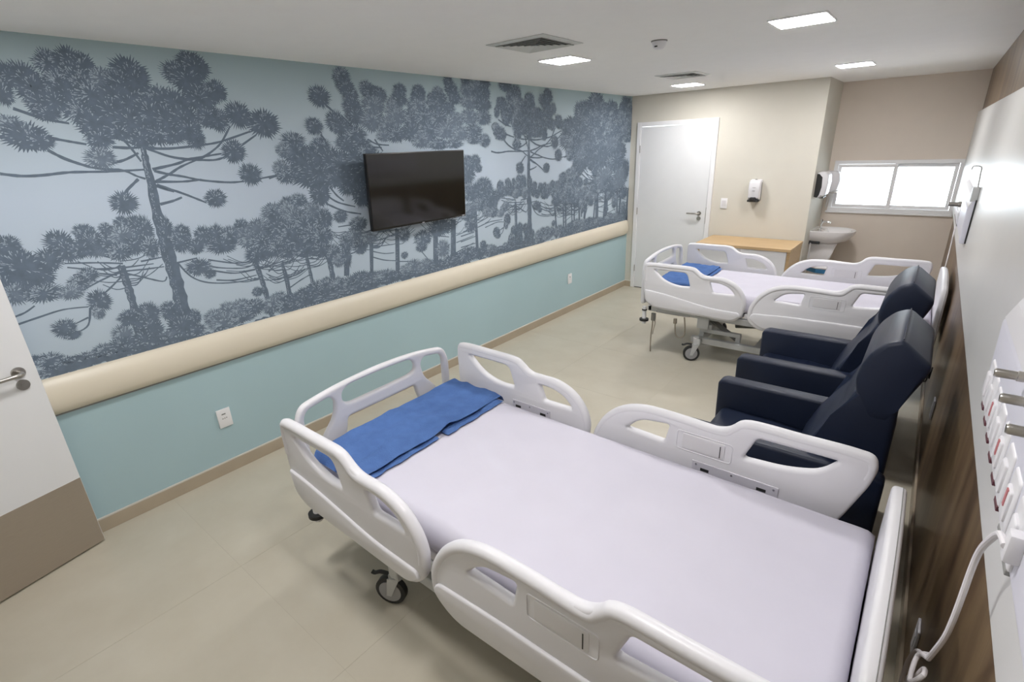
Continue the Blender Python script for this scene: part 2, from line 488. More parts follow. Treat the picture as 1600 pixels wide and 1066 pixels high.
# left wall with mural
wall_left = tag(box('wall_left', -0.15, 0, YN - 1.6, D + 0.1, 0, H, M_TEAL), kind='structure')
mural = box('wallpaper_mural', 0, 0.0006, YN, D, 0.90, H, M_MURAL, wall_left)
TUFTS = [(0.3,2.3,0.043,0.052,0),(0.35,2.3,0.06,0.058,0),(0.37,2.25,0.066,0.065,0),(0.38,2.19,0.062,0.054,0),(0.39,2.15,0.052,0.037,0),(0.26,2.23,0.038,0.052,0),(0.45,2.36,0.052,0.054,1),(0.53,2.38,0.06,0.055,0),(0.58,2.36,0.051,0.056,0),(0.53,2.31,0.066,0.062,1),(0.47,2.29,0.059,0.055,1),(0.55,2.29,0.056,0.056,1),(0.49,2.23,0.066,0.056,0),(0.52,2.16,0.073,0.07,1),(0.58,2.24,0.069,0.07,1),(0.64,2.31,0.053,0.051,1),(0.56,2.1,0.075,0.071,0),(0.56,2.04,0.059,0.053,0),(0.76,2.35,0.081,0.065,0),(0.7,2.31,0.055,0.045,1),(0.78,2.31,0.07,0.066,0),(0.72,2.28,0.075,0.066,0),(0.68,2.23,0.073,0.065,0),(0.73,2.2,0.088,0.08,0),(0.64,2.16,0.079,0.072,0),(0.71,2.12,0.082,0.074,0),(0.65,2.07,0.067,0.04,0),(0.54,1.95,0.065,0.053,1),(0.24,2.1,0.057,0.041,1),(0.29,2.05,0.084,0.061,0),(0.33,2.03,0.056,0.043,0),(0.43,2.2,0.048,0.049,0),(0.98,2.36,0.071,0.055,1),(1.06,2.42,0.066,0.049,0),(1.08,2.39,0.074,0.064,0),(1.03,2.33,0.087,0.071,0),(1.16,2.28,0.062,0.059,0),(1.1,2.25,0.068,0.058,1),(1.06,2.24,0.075,0.058,0),(0.86,2.23,0.088,0.062,1),(0.93,2.21,0.084,0.071,0),(0.81,2.16,0.079,0.083,0),(0.88,2.12,0.104,0.078,0),(0.96,2.13,0.087,0.079,0),(0.82,2.06,0.081,0.056,0),(1.0,2.03,0.052,0.052,0),(0.98,2.08,0.066,0.059,0),(1.14,2.13,0.063,0.06,1),(1.09,2.15,0.069,0.06,0),(1.26,2.16,0.075,0.07,0),(1.4,2.11,0.099,0.077,0),(1.19,1.96,0.07,0.063,0),(1.26,1.83,0.069,0.062,0),(0.74,2.04,0.052,0.055,0),(0.89,2.05,0.077,0.043,0),(0.08,1.54,0.056,0.093,0),(0.09,1.49,0.077,0.094,0),(0.12,1.43,0.078,0.088,0),(0.1,1.59,0.038,0.042,0),(0.03,1.41,0.05,0.068,0),(0.05,1.37,0.063,0.052,1),(0.16,1.45,0.06,0.071,0),(0.15,1.35,0.074,0.045,1),(0.27,1.57,0.056,0.062,0),(0.29,1.53,0.057,0.054,0),(0.21,1.5,0.055,0.053,0),(0.38,1.61,0.045,0.041,0),(0.39,1.57,0.053,0.055,0),(0.41,1.53,0.054,0.056,0),(0.35,1.53,0.052,0.046,0),(0.47,1.61,0.031,0.033,0),(0.46,1.54,0.055,0.047,0),(0.55,1.63,0.041,0.038,0),(0.6,1.62,0.051,0.043,0),(0.62,1.57,0.052,0.059,0),(0.53,1.57,0.057,0.057,1),(0.57,1.51,0.059,0.049,0),(0.5,1.49,0.057,0.048,1),(0.34,1.4,0.045,0.038,1),(0.3,1.37,0.052,0.037,1),(0.25,1.33,0.058,0.037,1),(0.35,1.26,0.05,0.058,0),(0.18,1.16,0.049,0.047,0),(0.2,1.12,0.036,0.024,0),(0.33,1.2,0.027,0.034,1),(0.58,1.73,0.062,0.056,0),(0.03,1.04,0.026,0.028,0),(0.08,1.02,0.054,0.038,1),(0.14,0.98,0.064,0.039,1),(0.22,0.98,0.067,0.039,1),(0.09,0.96,0.083,0.029,1),(0.3,1.0,0.046,0.04,1),(0.34,0.96,0.048,0.041,0),(0.4,1.06,0.049,0.051,1),(0.38,1.0,0.065,0.051,0),(0.45,1.14,0.05,0.046,0),(0.54,1.13,0.052,0.073,0),(0.53,1.04,0.061,0.074,0),(0.44,0.94,0.068,0.053,0),(0.11,1.48,0.065,0.086,0),(1.03,1.71,0.059,0.051,0),(0.64,1.59,0.038,0.069,0),(0.64,1.49,0.046,0.061,1),(0.74,1.58,0.032,0.062,0),(0.81,1.54,0.046,0.05,0),(0.79,1.49,0.05,0.055,0),(0.92,1.51,0.053,0.056,0),(0.86,1.46,0.052,0.047,0),(0.99,1.51,0.046,0.057,0),(1.06,1.49,0.057,0.058,1),(1.0,1.44,0.084,0.048,0),(1.14,1.53,0.049,0.049,0),(1.17,1.46,0.071,0.07,1),(1.24,1.5,0.073,0.071,0),(1.24,1.42,0.084,0.062,1),(1.36,1.59,0.087,0.061,1),(1.43,1.55,0.09,0.084,1),(1.47,1.63,0.057,0.052,0),(1.37,1.49,0.088,0.073,1),(1.3,1.37,0.076,0.063,0),(1.39,1.39,0.079,0.085,1),(1.2,1.35,0.083,0.051,0),(0.85,1.34,0.07,0.047,0),(0.9,1.29,0.036,0.029,0),(0.55,1.15,0.046,0.05,0),(0.53,1.07,0.046,0.055,0),(0.64,1.13,0.044,0.056,0),(0.68,1.02,0.067,0.087,0),(0.76,1.06,0.035,0.049,0),(0.59,0.98,0.08,0.038,0),(0.49,1.0,0.068,0.055,0),(0.75,0.98,0.052,0.04,0),(0.86,1.03,0.055,0.05,1),(0.95,1.05,0.057,0.051,1),(0.91,0.98,0.094,0.051,1),(1.03,1.05,0.059,0.052,1),(1.11,1.03,0.072,0.053,1),(1.15,1.12,0.036,0.032,0),(1.02,0.98,0.089,0.032,1),(1.22,1.0,0.065,0.044,0),(1.28,1.03,0.067,0.055,1),(1.32,0.97,0.068,0.045,1),(1.38,1.58,0.066,0.053,0),(1.45,1.6,0.068,0.071,1),(1.54,1.65,0.06,0.045,1),(1.48,1.55,0.089,0.072,1),(1.36,1.5,0.066,0.071,0),(1.44,1.46,0.098,0.073,1),(1.55,1.49,0.092,0.084,1),(1.62,1.58,0.063,0.056,1),(1.48,1.39,0.101,0.074,0),(1.59,1.42,0.095,0.076,1),(1.34,1.38,0.066,0.054,1),(1.4,1.33,0.078,0.037,0),(1.52,1.32,0.093,0.038,0),(1.7,1.51,0.065,0.067,0),(1.66,1.4,0.087,0.068,1),(1.65,1.3,0.076,0.049,0),(1.73,1.27,0.057,0.06,1),(1.83,1.51,0.058,0.044,0),(1.85,1.33,0.059,0.061,1),(1.93,1.37,0.073,0.051,1),(1.7,1.68,0.075,0.084,0),(1.67,1.8,0.157,0.081,0),(1.49,1.81,0.077,0.052,1),(1.77,1.79,0.164,0.074,0),(1.94,1.72,0.095,0.078,0),(2.03,1.78,0.109,0.098,0),(2.03,1.64,0.074,0.09,0),(1.97,1.44,0.074,0.051,1),(2.05,1.32,0.077,0.042,1),(1.96,1.27,0.062,0.052,0),(1.76,1.21,0.046,0.051,1),(1.83,1.23,0.041,0.092,0),(2.19,1.38,0.108,0.032,1),(2.38,1.3,0.058,0.056,1),(2.36,1.14,0.037,0.029,0),(2.57,1.24,0.094,0.07,1),(2.55,1.17,0.062,0.035,0),(2.78,1.3,0.134,0.072,0),(2.79,1.12,0.085,0.074,1),(3.16,1.28,0.076,0.077,1),(3.13,1.02,0.154,0.053,0),(1.23,1.02,0.056,0.056,1),(1.31,0.99,0.078,0.048,1),(1.4,1.0,0.081,0.059,0),(1.47,1.03,0.073,0.049,0),(1.55,1.04,0.086,0.06,0),(1.63,1.06,0.067,0.051,1),(1.72,1.03,0.081,0.062,1),(1.82,1.02,0.096,0.063,1),(1.92,1.04,0.1,0.054,0),(2.03,1.02,0.118,0.055,0),(2.14,1.02,0.109,0.045,1),(2.22,0.99,0.113,0.046,0),(2.37,1.03,0.074,0.035,1),(2.44,1.03,0.091,0.059,1),(2.58,1.01,0.096,0.061,1),(2.72,0.98,0.118,0.062,0),(2.87,0.99,0.106,0.064,0),(3.03,1.0,0.168,0.065,0),(1.62,0.98,0.167,0.051,0),(1.86,0.96,0.246,0.043,1),(1.45,0.98,0.104,0.04,0),(2.0,2.41,0.07,0.058,1),(2.02,2.35,0.076,0.052,0),(2.05,2.3,0.068,0.045,0),(1.81,2.28,0.079,0.064,0),(1.74,2.1,0.065,0.055,0),(1.9,2.13,0.074,0.067,0),(1.94,2.09,0.076,0.046,0),(2.05,2.23,0.078,0.061,0),(2.07,2.17,0.089,0.062,0),(2.19,2.35,0.061,0.05,1),(2.23,2.32,0.083,0.054,0),(2.3,2.31,0.064,0.055,0),(2.23,2.24,0.105,0.063,1),(2.21,2.14,0.116,0.072,1),(2.49,2.35,0.063,0.049,0),(2.47,2.29,0.08,0.057,0),(2.4,2.24,0.056,0.057,1),(2.43,2.18,0.103,0.074,1),(2.35,2.11,0.1,0.066,1),(2.67,2.34,0.074,0.059,0),(2.64,2.24,0.098,0.068,0),(2.59,2.15,0.109,0.077,1),(2.57,2.06,0.109,0.069,0),(1.57,2.01,0.082,0.057,1),(1.58,1.94,0.099,0.072,0),(1.5,1.96,0.056,0.042,1),(1.46,1.85,0.055,0.057,1),(1.49,1.81,0.064,0.043,1),(1.76,1.98,0.08,0.052,1),(1.7,1.91,0.105,0.075,0),(1.81,1.89,0.11,0.076,0),(1.63,1.86,0.11,0.074,0),(1.97,1.99,0.097,0.062,0),(1.9,1.86,0.124,0.086,0),(1.72,1.81,0.125,0.068,0),(2.05,2.05,0.09,0.055,1),(2.09,1.98,0.081,0.04,0),(2.41,2.05,0.103,0.059,1),(2.29,2.04,0.066,0.041,1),(2.06,1.88,0.142,0.089,0),(2.15,1.84,0.148,0.091,0),(1.84,1.77,0.113,0.063,0),(2.13,1.94,0.083,0.04,1),(2.68,2.36,0.059,0.04,0),(2.66,2.31,0.078,0.047,0),(2.66,2.25,0.089,0.055,1),(2.88,2.36,0.063,0.042,1),(2.83,2.32,0.073,0.042,0),(2.9,2.32,0.075,0.042,0),(3.0,2.44,0.055,0.049,0),(3.03,2.39,0.078,0.057,0),(3.06,2.33,0.079,0.058,0),(3.21,2.46,0.059,0.044,0),(3.2,2.39,0.071,0.051,1),(3.34,2.42,0.098,0.06,1),(3.45,2.46,0.076,0.045,0),(3.44,2.38,0.076,0.061,0),(3.36,2.34,0.125,0.061,0),(3.24,2.3,0.12,0.06,1),(3.41,2.28,0.114,0.062,0),(2.8,2.25,0.104,0.056,1),(2.96,2.24,0.099,0.058,0),(2.71,2.17,0.111,0.063,1),(2.86,2.16,0.118,0.065,1),(3.06,2.16,0.103,0.059,1),(3.23,2.18,0.121,0.061,1),(3.41,2.18,0.103,0.063,1),(2.75,2.07,0.124,0.071,1),(2.93,2.07,0.121,0.066,1),(3.11,2.05,0.117,0.061,1),(3.27,2.07,0.111,0.062,1),(3.41,1.99,0.078,0.056,1),(2.66,2.0,0.111,0.057,1),(2.84,1.97,0.119,0.044,1),(3.02,1.97,0.103,0.038,1),(3.26,2.0,0.087,0.039,1),(3.73,2.46,0.097,0.063,0),(3.88,2.4,0.087,0.065,0),(3.17,1.81,0.085,0.065,0),(3.27,1.82,0.073,0.056,0),(3.3,1.76,0.059,0.038,0),(3.16,1.72,0.1,0.094,0),(3.36,1.62,0.107,0.059,0),(3.25,1.55,0.149,0.078,1),(3.38,1.54,0.14,0.08,0),(3.15,1.56,0.086,0.076,1),(3.35,1.45,0.139,0.07,1),(3.19,1.43,0.118,0.049,1),(3.13,1.36,0.102,0.039,1),(3.09,1.02,0.118,0.061,1),(3.24,1.0,0.124,0.052,0),(3.31,1.07,0.047,0.042,0),(3.41,1.01,0.098,0.043,0)]
BRANCHES = [[(0.737,1.992),(0.857,1.986),(1.029,2.001),(1.134,2.018),(1.313,2.071)],[(0.744,1.992),(0.848,1.946),(0.944,1.928),(1.005,1.933),(1.075,1.969),(1.133,2.014),(1.201,2.099)],[(0.75,1.885),(0.874,1.908),(0.936,1.928),(1.022,1.94),(1.119,1.952)],[(0.936,1.928),(1.064,1.919),(1.131,1.932)],[(0.755,1.877),(0.825,1.855),(0.893,1.839),(0.977,1.815),(1.131,1.792),(1.252,1.796),(1.429,1.814)],[(0.747,1.823),(0.879,1.814),(0.978,1.818)],[(0.755,1.826),(0.826,1.858),(0.891,1.892),(1.005,1.933)],[(1.234,1.989),(1.343,2.051)],[(0.731,1.813),(0.773,1.787),(0.824,1.764)],[(0.751,1.806),(0.865,1.752),(0.975,1.691)],[(0.741,1.706),(0.806,1.717),(0.856,1.732)],[(0.749,1.382),(0.798,1.294),(0.878,1.241),(1.017,1.21),(1.163,1.206)],[(0.877,1.357),(0.944,1.319),(1.085,1.286),(1.16,1.293)],[(0.926,1.246),(1.03,1.223),(1.167,1.226)],[(0.921,1.304),(1.04,1.264),(1.164,1.26)],[(0.908,1.372),(1.053,1.324),(1.155,1.315)],[(0.578,1.424),(0.701,1.429)],[(0.567,1.38),(0.679,1.376)],[(0.558,1.345),(0.651,1.298),(0.678,1.319)],[(0.741,1.384),(0.849,1.392)],[(1.246,1.232),(1.298,1.266)],[(0.155,1.898),(0.224,1.884),(0.3,1.883),(0.399,1.89),(0.524,1.886),(0.615,1.885),(0.712,1.886)],[(0.347,1.992),(0.399,1.952),(0.473,1.916),(0.528,1.9),(0.616,1.888),(0.671,1.856),(0.707,1.84)],[(0.367,2.045),(0.437,2.028),(0.5,2.014)],[(0.276,2.167),(0.369,2.128),(0.459,2.107)],[(0.557,1.919),(0.635,1.936),(0.707,1.968)],[(0.602,1.999),(0.675,1.993),(0.727,1.996),(0.783,1.994)],[(0.66,2.031),(0.685,1.983),(0.709,1.926)],[(0.198,2.043),(0.217,2.061)],[(0.609,2.072),(0.69,2.052)],[(0.61,2.052),(0.67,2.024),(0.716,2.003)],[(0.674,1.841),(0.608,1.788),(0.55,1.727)],[(0.497,1.428),(0.387,1.453),(0.254,1.474)],[(0.492,1.408),(0.363,1.424),(0.27,1.452)],[(0.479,1.39),(0.379,1.36),(0.298,1.328)],[(0.482,1.369),(0.397,1.305),(0.32,1.262)],[(0.5,1.406),(0.633,1.401)],[(0.495,1.387),(0.573,1.381),(0.627,1.376)],[(0.492,1.377),(0.547,1.35),(0.611,1.315)],[(0.016,1.226),(0.101,1.24),(0.2,1.253),(0.298,1.242)],[(0.017,1.264),(0.061,1.275),(0.103,1.298)],[(0.304,1.235),(0.273,1.151),(0.219,1.125)],[(0.284,1.189),(0.215,1.168)],[(0.486,1.45),(0.427,1.481),(0.384,1.498)],[(0.457,1.374),(0.358,1.405),(0.282,1.411)],[(1.748,1.664),(1.829,1.608),(1.964,1.564)],[(1.737,1.608),(1.864,1.545),(2.005,1.508)],[(1.781,1.719),(1.826,1.657),(1.877,1.613)],[(2.061,1.223),(2.164,1.188),(2.262,1.177)],[(2.054,1.18),(2.157,1.138),(2.267,1.112)],[(2.066,1.255),(2.272,1.243)],[(2.073,1.297),(2.182,1.302),(2.284,1.321)],[(1.799,1.442),(1.944,1.444),(2.048,1.462)],[(1.369,1.099),(1.449,1.131),(1.518,1.152)],[(1.363,1.169),(1.436,1.174),(1.505,1.2)],[(2.531,1.154),(2.615,1.053)],[(2.957,1.146),(3.189,1.175)],[(2.947,1.057),(3.182,1.11)],[(2.963,1.209),(3.195,1.24)],[(2.69,1.249),(2.874,1.21)],[(1.858,1.237),(1.961,1.251),(2.029,1.272)],[(1.874,1.329),(1.945,1.307),(2.038,1.324)],[(1.529,1.265),(1.592,1.253),(1.661,1.261)],[(2.294,1.101),(2.427,1.076)],[(1.854,2.228),(1.918,2.178),(2.035,2.089)],[(1.776,2.051),(1.812,2.006)],[(1.954,2.172),(2.037,2.096)],[(2.145,2.017),(2.224,1.983),(2.332,1.973)],[(2.146,1.965),(2.263,1.958)],[(2.208,2.016),(2.27,1.933)],[(1.369,1.8),(1.443,1.817)],[(3.25,1.241),(3.426,1.269),(3.609,1.267)],[(3.253,1.281),(3.398,1.314)],[(3.24,1.303),(3.336,1.332)],[(3.021,1.192),(3.2,1.206)],[(3.016,1.143),(3.212,1.164)],[(3.011,1.093),(3.206,1.102)],[(3.054,1.227),(3.204,1.247)]]
TRUNKS = [[(0.733,2.003,0.02),(0.733,1.964,0.029),(0.728,1.893,0.037),(0.729,1.791,0.044)],[(0.729,1.829,0.039),(0.717,1.691,0.049),(0.716,1.556,0.061),(0.715,1.417,0.073),(0.717,1.272,0.071),(0.71,1.134,0.077),(0.698,0.973,0.113)],[(0.486,1.419,0.033),(0.488,1.326,0.038),(0.487,1.22,0.035),(0.481,1.112,0.043),(0.466,0.947,0.056)],[(1.175,1.311,0.031),(1.192,1.188,0.032),(1.201,1.074,0.034),(1.208,0.946,0.039)],[(1.345,1.268,0.022),(1.351,1.131,0.025),(1.349,0.943,0.03)],[(1.344,1.27,0.021),(1.357,1.141,0.028),(1.35,0.952,0.032)],[(1.522,1.286,0.027),(1.529,1.154,0.028),(1.533,1.061,0.032)],[(1.672,1.32,0.033),(1.691,1.173,0.041),(1.691,1.046,0.046)],[(1.858,1.373,0.043),(1.807,1.086,0.048)],[(2.069,1.352,0.034),(2.022,1.029,0.034)],[(2.317,1.35,0.04),(2.27,0.988,0.043)],[(2.729,1.365,0.056),(2.687,0.951,0.074)],[(2.943,1.35,0.064),(2.901,0.974,0.072)],[(3.234,1.405,0.033),(3.226,1.015,0.047)]]
TUFTS += [(5.05,2.26,0.152,0.11,1),(5.37,2.36,0.184,0.132,0),(5.21,2.15,0.239,0.114,1),(5.71,2.29,0.2,0.119,0),(5.85,2.21,0.185,0.102,0),(5.63,2.11,0.265,0.12,1),(6.13,2.36,0.146,0.123,0),(6.09,2.22,0.195,0.146,0),(6.01,2.07,0.241,0.105,1),(4.91,2.11,0.222,0.11,0),(4.83,1.98,0.22,0.111,1),(5.06,1.98,0.31,0.133,1),(5.38,1.95,0.379,0.159,0),(5.73,1.93,0.32,0.145,1),(6.02,1.84,0.147,0.108,0),(5.52,1.77,0.395,0.124,0),(5.22,1.78,0.286,0.099,1),(5.03,1.69,0.156,0.079,0),(5.89,1.71,0.24,0.13,1),(6.15,1.59,0.128,0.136,0),(5.58,1.51,0.271,0.15,1),(5.77,1.41,0.189,0.133,0),(6.0,1.49,0.199,0.135,0),(5.15,1.38,0.164,0.083,1),(5.32,1.41,0.128,0.105,0),(4.88,1.4,0.192,0.1,1),(5.45,2.32,0.167,0.096,0),(5.13,2.31,0.116,0.074,0),(5.58,2.21,0.217,0.118,0),(5.38,2.11,0.249,0.117,1),(5.94,0.99,0.302,0.071,1),(6.2,0.98,0.16,0.097,0),(5.65,0.98,0.236,0.069,1)]
BRANCHES += [[(5.186,1.701),(5.312,1.614),(5.423,1.524)],[(5.147,1.623),(5.273,1.534),(5.426,1.44)],[(6.276,1.292),(6.123,1.259),(5.965,1.216)],[(6.287,1.173),(6.131,1.165),(5.971,1.135)],[(5.693,1.086),(5.835,1.104),(5.972,1.123)],[(5.688,1.176),(5.853,1.205),(5.964,1.228)],[(5.456,1.266),(5.589,1.297),(5.68,1.31)],[(5.46,1.178),(5.594,1.197),(5.685,1.221)],[(5.272,1.575),(5.359,1.507),(5.44,1.417)],[(6.208,2.006),(6.063,1.965),(5.875,1.904)]]
TRUNKS += [[(5.441,1.606,0.061),(5.443,1.353,0.062),(5.444,1.026,0.072)],[(5.695,1.677,0.074),(5.676,1.377,0.084),(5.66,0.999,0.096)],[(5.953,1.377,0.035),(5.981,1.006,0.046)],[(5.075,1.282,0.028),(5.078,1.115,0.033)],[(4.916,1.298,0.027),(4.918,1.092,0.032)],[(4.733,1.316,0.03),(4.741,1.012,0.038)]]
def build_mural():
    """printed araucaria forest: flat ink shapes on the wallpaper, repeating every 3.335 m"""
    rnd = random.Random(11)
    vs, fs, mi = [], [], []
    P = 3.335
    state = {'x': 0.0009}
    ZL, ZH, YL, YH = 0.90, H - 0.001, YN + 0.002, D - 0.001
    def poly(pts, m):
        x = state['x']; state['x'] += 2e-8
        n0 = len(vs)
        for y, z in pts:
            vs.append((x, min(max(y, YL), YH), min(max(z, ZL), ZH)))
        fs.append(tuple(range(n0, n0 + len(pts))))
        mi.append(m)
    def tri_fan(cx, cz, ring, m):
        x = state['x']; state['x'] += 2e-6
        n0 = len(vs)
        vs.append((x, min(max(cx, YL), YH), min(max(cz, ZL), ZH)))
        for y, z in ring:
            vs.append((x, min(max(y, YL), YH), min(max(z, ZL), ZH)))
        n = len(ring)
        for k in range(n):
            fs.append((n0, n0 + 1 + k, n0 + 1 + (k + 1) % n)); mi.append(m)
    def needle(cx, cz, a, r0, r1, ry, rz, wd, m):
        ca, sa = math.cos(a), math.sin(a)
        p0 = (cx + ca * ry * r0, cz + sa * rz * r0)
        p1 = (cx + ca * ry * r1, cz + sa * rz * r1)
        poly([(p0[0] - sa * wd, p0[1] + ca * wd), (p1[0], p1[1]), (p0[0] + sa * wd, p0[1] - ca * wd)], m)
    def ribbon(pts, wds, m):
        pts = smooth_path([(0, p[0], p[1]) for p in pts], 5)
        L = len(pts)
        left, right = [], []
        for i, p in enumerate(pts):
            a = pts[max(0, i - 1)]; b = pts[min(L - 1, i + 1)]
            d = (b - a).normalized()
            t = i / (L - 1)
            if isinstance(wds, list):
                q = t * (len(wds) - 1); k = min(int(q), len(wds) - 2)
                w = wds[k] + (wds[k + 1] - wds[k]) * (q - k)
            else:
                w = wds * (1.1 - 0.35 * t)
            w *= 0.5 * rnd.uniform(0.85, 1.2)
            left.append((p.y - d.z * w, p.z + d.y * w)); right.append((p.y + d.z * w, p.z - d.y * w))
        for i in range(L - 1):
            poly([left[i], left[i + 1], right[i + 1], right[i]], m)
    for rep in (0, 1):
        dy = P * rep
        for br in BRANCHES:
            if rep and (br[0][0] > 3.0): continue
            ribbon([(y + dy, z) for y, z in br], 0.0125 if br[0][1] > 1.6 else 0.0085, 0)
        for tk in TRUNKS:
            state['x'] += 1e-6
            if rep and tk[0][0] > 3.0: continue
            ribbon([(t[0] + dy, t[1]) for t in tk], [t[2] * 0.95 for t in tk], 0)
            for t0, t1 in zip(tk, tk[1:]):
                for k in range(26):
                    q = rnd.random()
                    y = t0[0] + (t1[0] - t0[0]) * q + dy - t0[2] * rnd.uniform(0.05, 0.42)
                    z = t0[1] + (t1[1] - t0[1]) * q
                    if z < 2.0:
                        l = rnd.uniform(0.003, 0.009)
                        poly([(y, z), (y + 0.002, z + l), (y + 0.003, z - l * 0.3)], 1)
        for tk in TRUNKS:
            if tk[0][2] > 0.07 or tk[0][1] > 1.75 or (rep and tk[0][0] > 3.0): continue
            y0, z0 = tk[0][0] + dy, tk[0][1]
            for k in range(16):
                sd = -1 if k % 2 else 1
                l = rnd.uniform(0.07, 0.20); zz = z0 - rnd.uniform(-0.03, 0.12)
                ribbon([(y0, zz), (y0 + sd * l * 0.5, zz - 0.012 + 0.02 * rnd.random()), (y0 + sd * l, zz + rnd.uniform(0.02, 0.07))], 0.0055, 0)
        for (y, z, ry, rz, fl) in TUFTS:
            if rep and y > 2.98: continue
            y += dy
            if y - ry > YH: continue
            wisp = rz > 0.03
            ry *= 1.13; rz *= 1.13
            n = 76 if wisp else 52
            ring = []
            for k in range(n):
                a = 2 * math.pi * (k + rnd.uniform(-0.25, 0.25)) / n
                r = rnd.uniform(0.92, 1.16) if k % 2 else rnd.uniform(0.62, 0.86)
                ring.append((y + math.cos(a) * ry * r, z + math.sin(a) * rz * r))
            tri_fan(y, z, ring, 2 if rnd.random() < (0.40 if fl else 0.06) else 0)
            state['x'] += 2e-6
            for k in range((80 if fl else 26) if wisp else (36 if fl else 14)):
                a = rnd.uniform(0.2 * math.pi, 1.25 * math.pi) if rnd.random() < 0.7 else rnd.uniform(0, 6.28)
                r0 = rnd.uniform(0.15, 0.78)
                needle(y, z, a, r0 + rnd.uniform(0.10, 0.26), r0, ry, rz, 0.0014 + 0.0014 * rnd.random(), 1)
        # undergrowth along the lower edge
        y = 0.1
        while y < 3.335 and y + dy < YH:
            r = rnd.uniform(0.02, 0.045)
            zt = 0.935 + 0.035 * math.sin(y * 3.1 + 1) + rnd.uniform(-0.01, 0.02)
            ring = []
            for k in range(18):
                a = 2 * math.pi * k / 18
                rr = r * (rnd.uniform(0.85, 1.1))
                ring.append((y + dy + math.cos(a) * rr, zt + math.sin(a) * rr * 0.85))
            tri_fan(y + dy, zt, ring, 0)
            for k in range(7):
                needle(y + dy, zt, rnd.uniform(0.2, 2.6), 0.75, 0.3, r, r * 0.8, 0.0022, 1)
            y += r * 0.75
    me = bpy.data.meshes.new('printed_trees')
    me.from_pydata(vs, [], fs)
    me.materials.append(M_INKD); me.materials.append(M_INKL); me.materials.append(M_INKM)
    me.polygons.foreach_set('material_index', mi)
    me.update()
    o = bpy.data.objects.new('printed_trees', me)
    link(o, mural)
    o['kind'] = 'stuff'
build_mural()

# far wall (with the door), return wall of the recess, recess back wall
wf = bmesh.new()
b_box(wf, 0, 0.14, D, D + 0.12, 0, H); b_box(wf, 1.08, XA, D, D + 0.12, 0, H); b_box(wf, 0.14, 1.08, D, D + 0.12, 2.115, H)
wall_far = tag(from_bm('wall_far', wf, M_CREAM), kind='structure')
wall_return = tag(box('wall_return', XA - 0.12, XA, D + 0.12, DA, 0, H, M_CREAM), kind='structure')
wb_ = bmesh.new()
WX0, WX1, WZ0, WZ1 = 2.275, 3.425, 1.085, 1.625
b_box(wb_, XA - 0.12, WX0, DA, DA + 0.14, 0, H); b_box(wb_, WX1, 3.7, DA, DA + 0.14, 0, H)
b_box(wb_, WX0, WX1, DA, DA + 0.14, 0, WZ0); b_box(wb_, WX0, WX1, DA, DA + 0.14, WZ1, H)
wall_recess = tag(from_bm('wall_recess', wb_, M_TAUPE), kind='structure')
# right wall: walnut laminate, turned about half a degree
wall_right = tag(box('wall_right', 0, 0.12, YN - 1.6, DA + 0.2, 0, H, M_WOOD), kind='structure')
wall_right.location = (W0, 0, 0); wall_right.rotation_euler = (0, 0, YAW)
panel = box('wall_panel', -0.028, -0.0005, YN, DA - 0.002, 1.105, 2.085, M_PANEL, wall_right, 0.002, 1)
# near wall behind the camera with the entry doorway
wn = bmesh.new()
b_box(wn, 0, 0.30, YN - 0.12, YN, 0, H); b_box(wn, 1.30, 3.56, YN - 0.12, YN, 0, H); b_box(wn, 0.30, 1.30, YN - 0.12, YN, 2.12, H)
wall_near = tag(from_bm('wall_near', wn, M_CREAM), kind='structure')
tag(box('wall_corridor', -0.15, 3.75, YN - 1.72, YN - 1.6, 0, H, M_CREAM), kind='structure')

# baseboards
def baseboard(name, x0, x1, y0, y1, capdir):
    bm = bmesh.new()
    b_box(bm, x0, x1, y0, y1, 0.0, 0.078, 0.001, 1)
    b_box(bm, x0, x1, y0, y1, 0.0785, 0.0866, 0.001, 1, 1)
    return tag(from_bm(name, bm, [M_BASE, M_BASETOP]), kind='structure')
baseboard('baseboard_left', 0, 0.012, YN, D - 0.001, 0)
baseboard('baseboard_far', 0.012, 0.096, D - 0.012, D, 1)
baseboard('baseboard_far_right', 1.126, XA, D - 0.012, D, 1)
baseboard('baseboard_return', XA, XA + 0.012, D + 0.0, DA, 0)
baseboard('baseboard_recess', XA + 0.012, 3.44, DA - 0.012, DA, 1)
bbr = box('baseboard_right', -0.012, -0.0005, YN, DA - 0.02, 0.001, 0.085, M_BASE, None, 0.001, 1)
bbr.location = (W0, 0, 0); bbr.rotation_euler = (0, 0, YAW); tag(bbr, kind='structure')

# wall bumper rail
prof = [(0, 0.742), (0.010, 0.742), (0.030, 0.752), (0.044, 0.785), (0.050, 0.835), (0.044, 0.885), (0.028, 0.925), (0.010, 0.936), (0, 0.936)]
bumper = thing('bumper_rail', 'long cream rounded bumper rail running along the blue mural wall', 'wall rail')
def end_ring(y, s):
    return [(p[0] * s, y, 0.839 + (p[1] - 0.839) * (0.75 + 0.25 * s)) for p in prof]
bm = bmesh.new()
rings = []
for y, s in [(-0.9, 1)] + [(D - 0.115, 1), (D - 0.07, 0.96), (D - 0.035, 0.82), (D - 0.015, 0.6), (D - 0.008, 0.25)]:
    rings.append([bm.verts.new((max(q[0], 0.0), q[1], q[2])) for q in end_ring(y, s)])
for A, B in zip(rings, rings[1:]):
    for k in range(len(prof)):
        bm.faces.new((A[k], A[(k + 1) % len(prof)], B[(k + 1) % len(prof)], B[k]))
bm.faces.new(rings[0][::-1]); bm.faces.new(rings[-1])
from_bm('rail_cover', bm, M_RAILC, bumper, 50)
box('mounting_strip', 0, 0.008, -0.9, D - 0.06, 0.733, 0.7415, M_GREY, bumper)

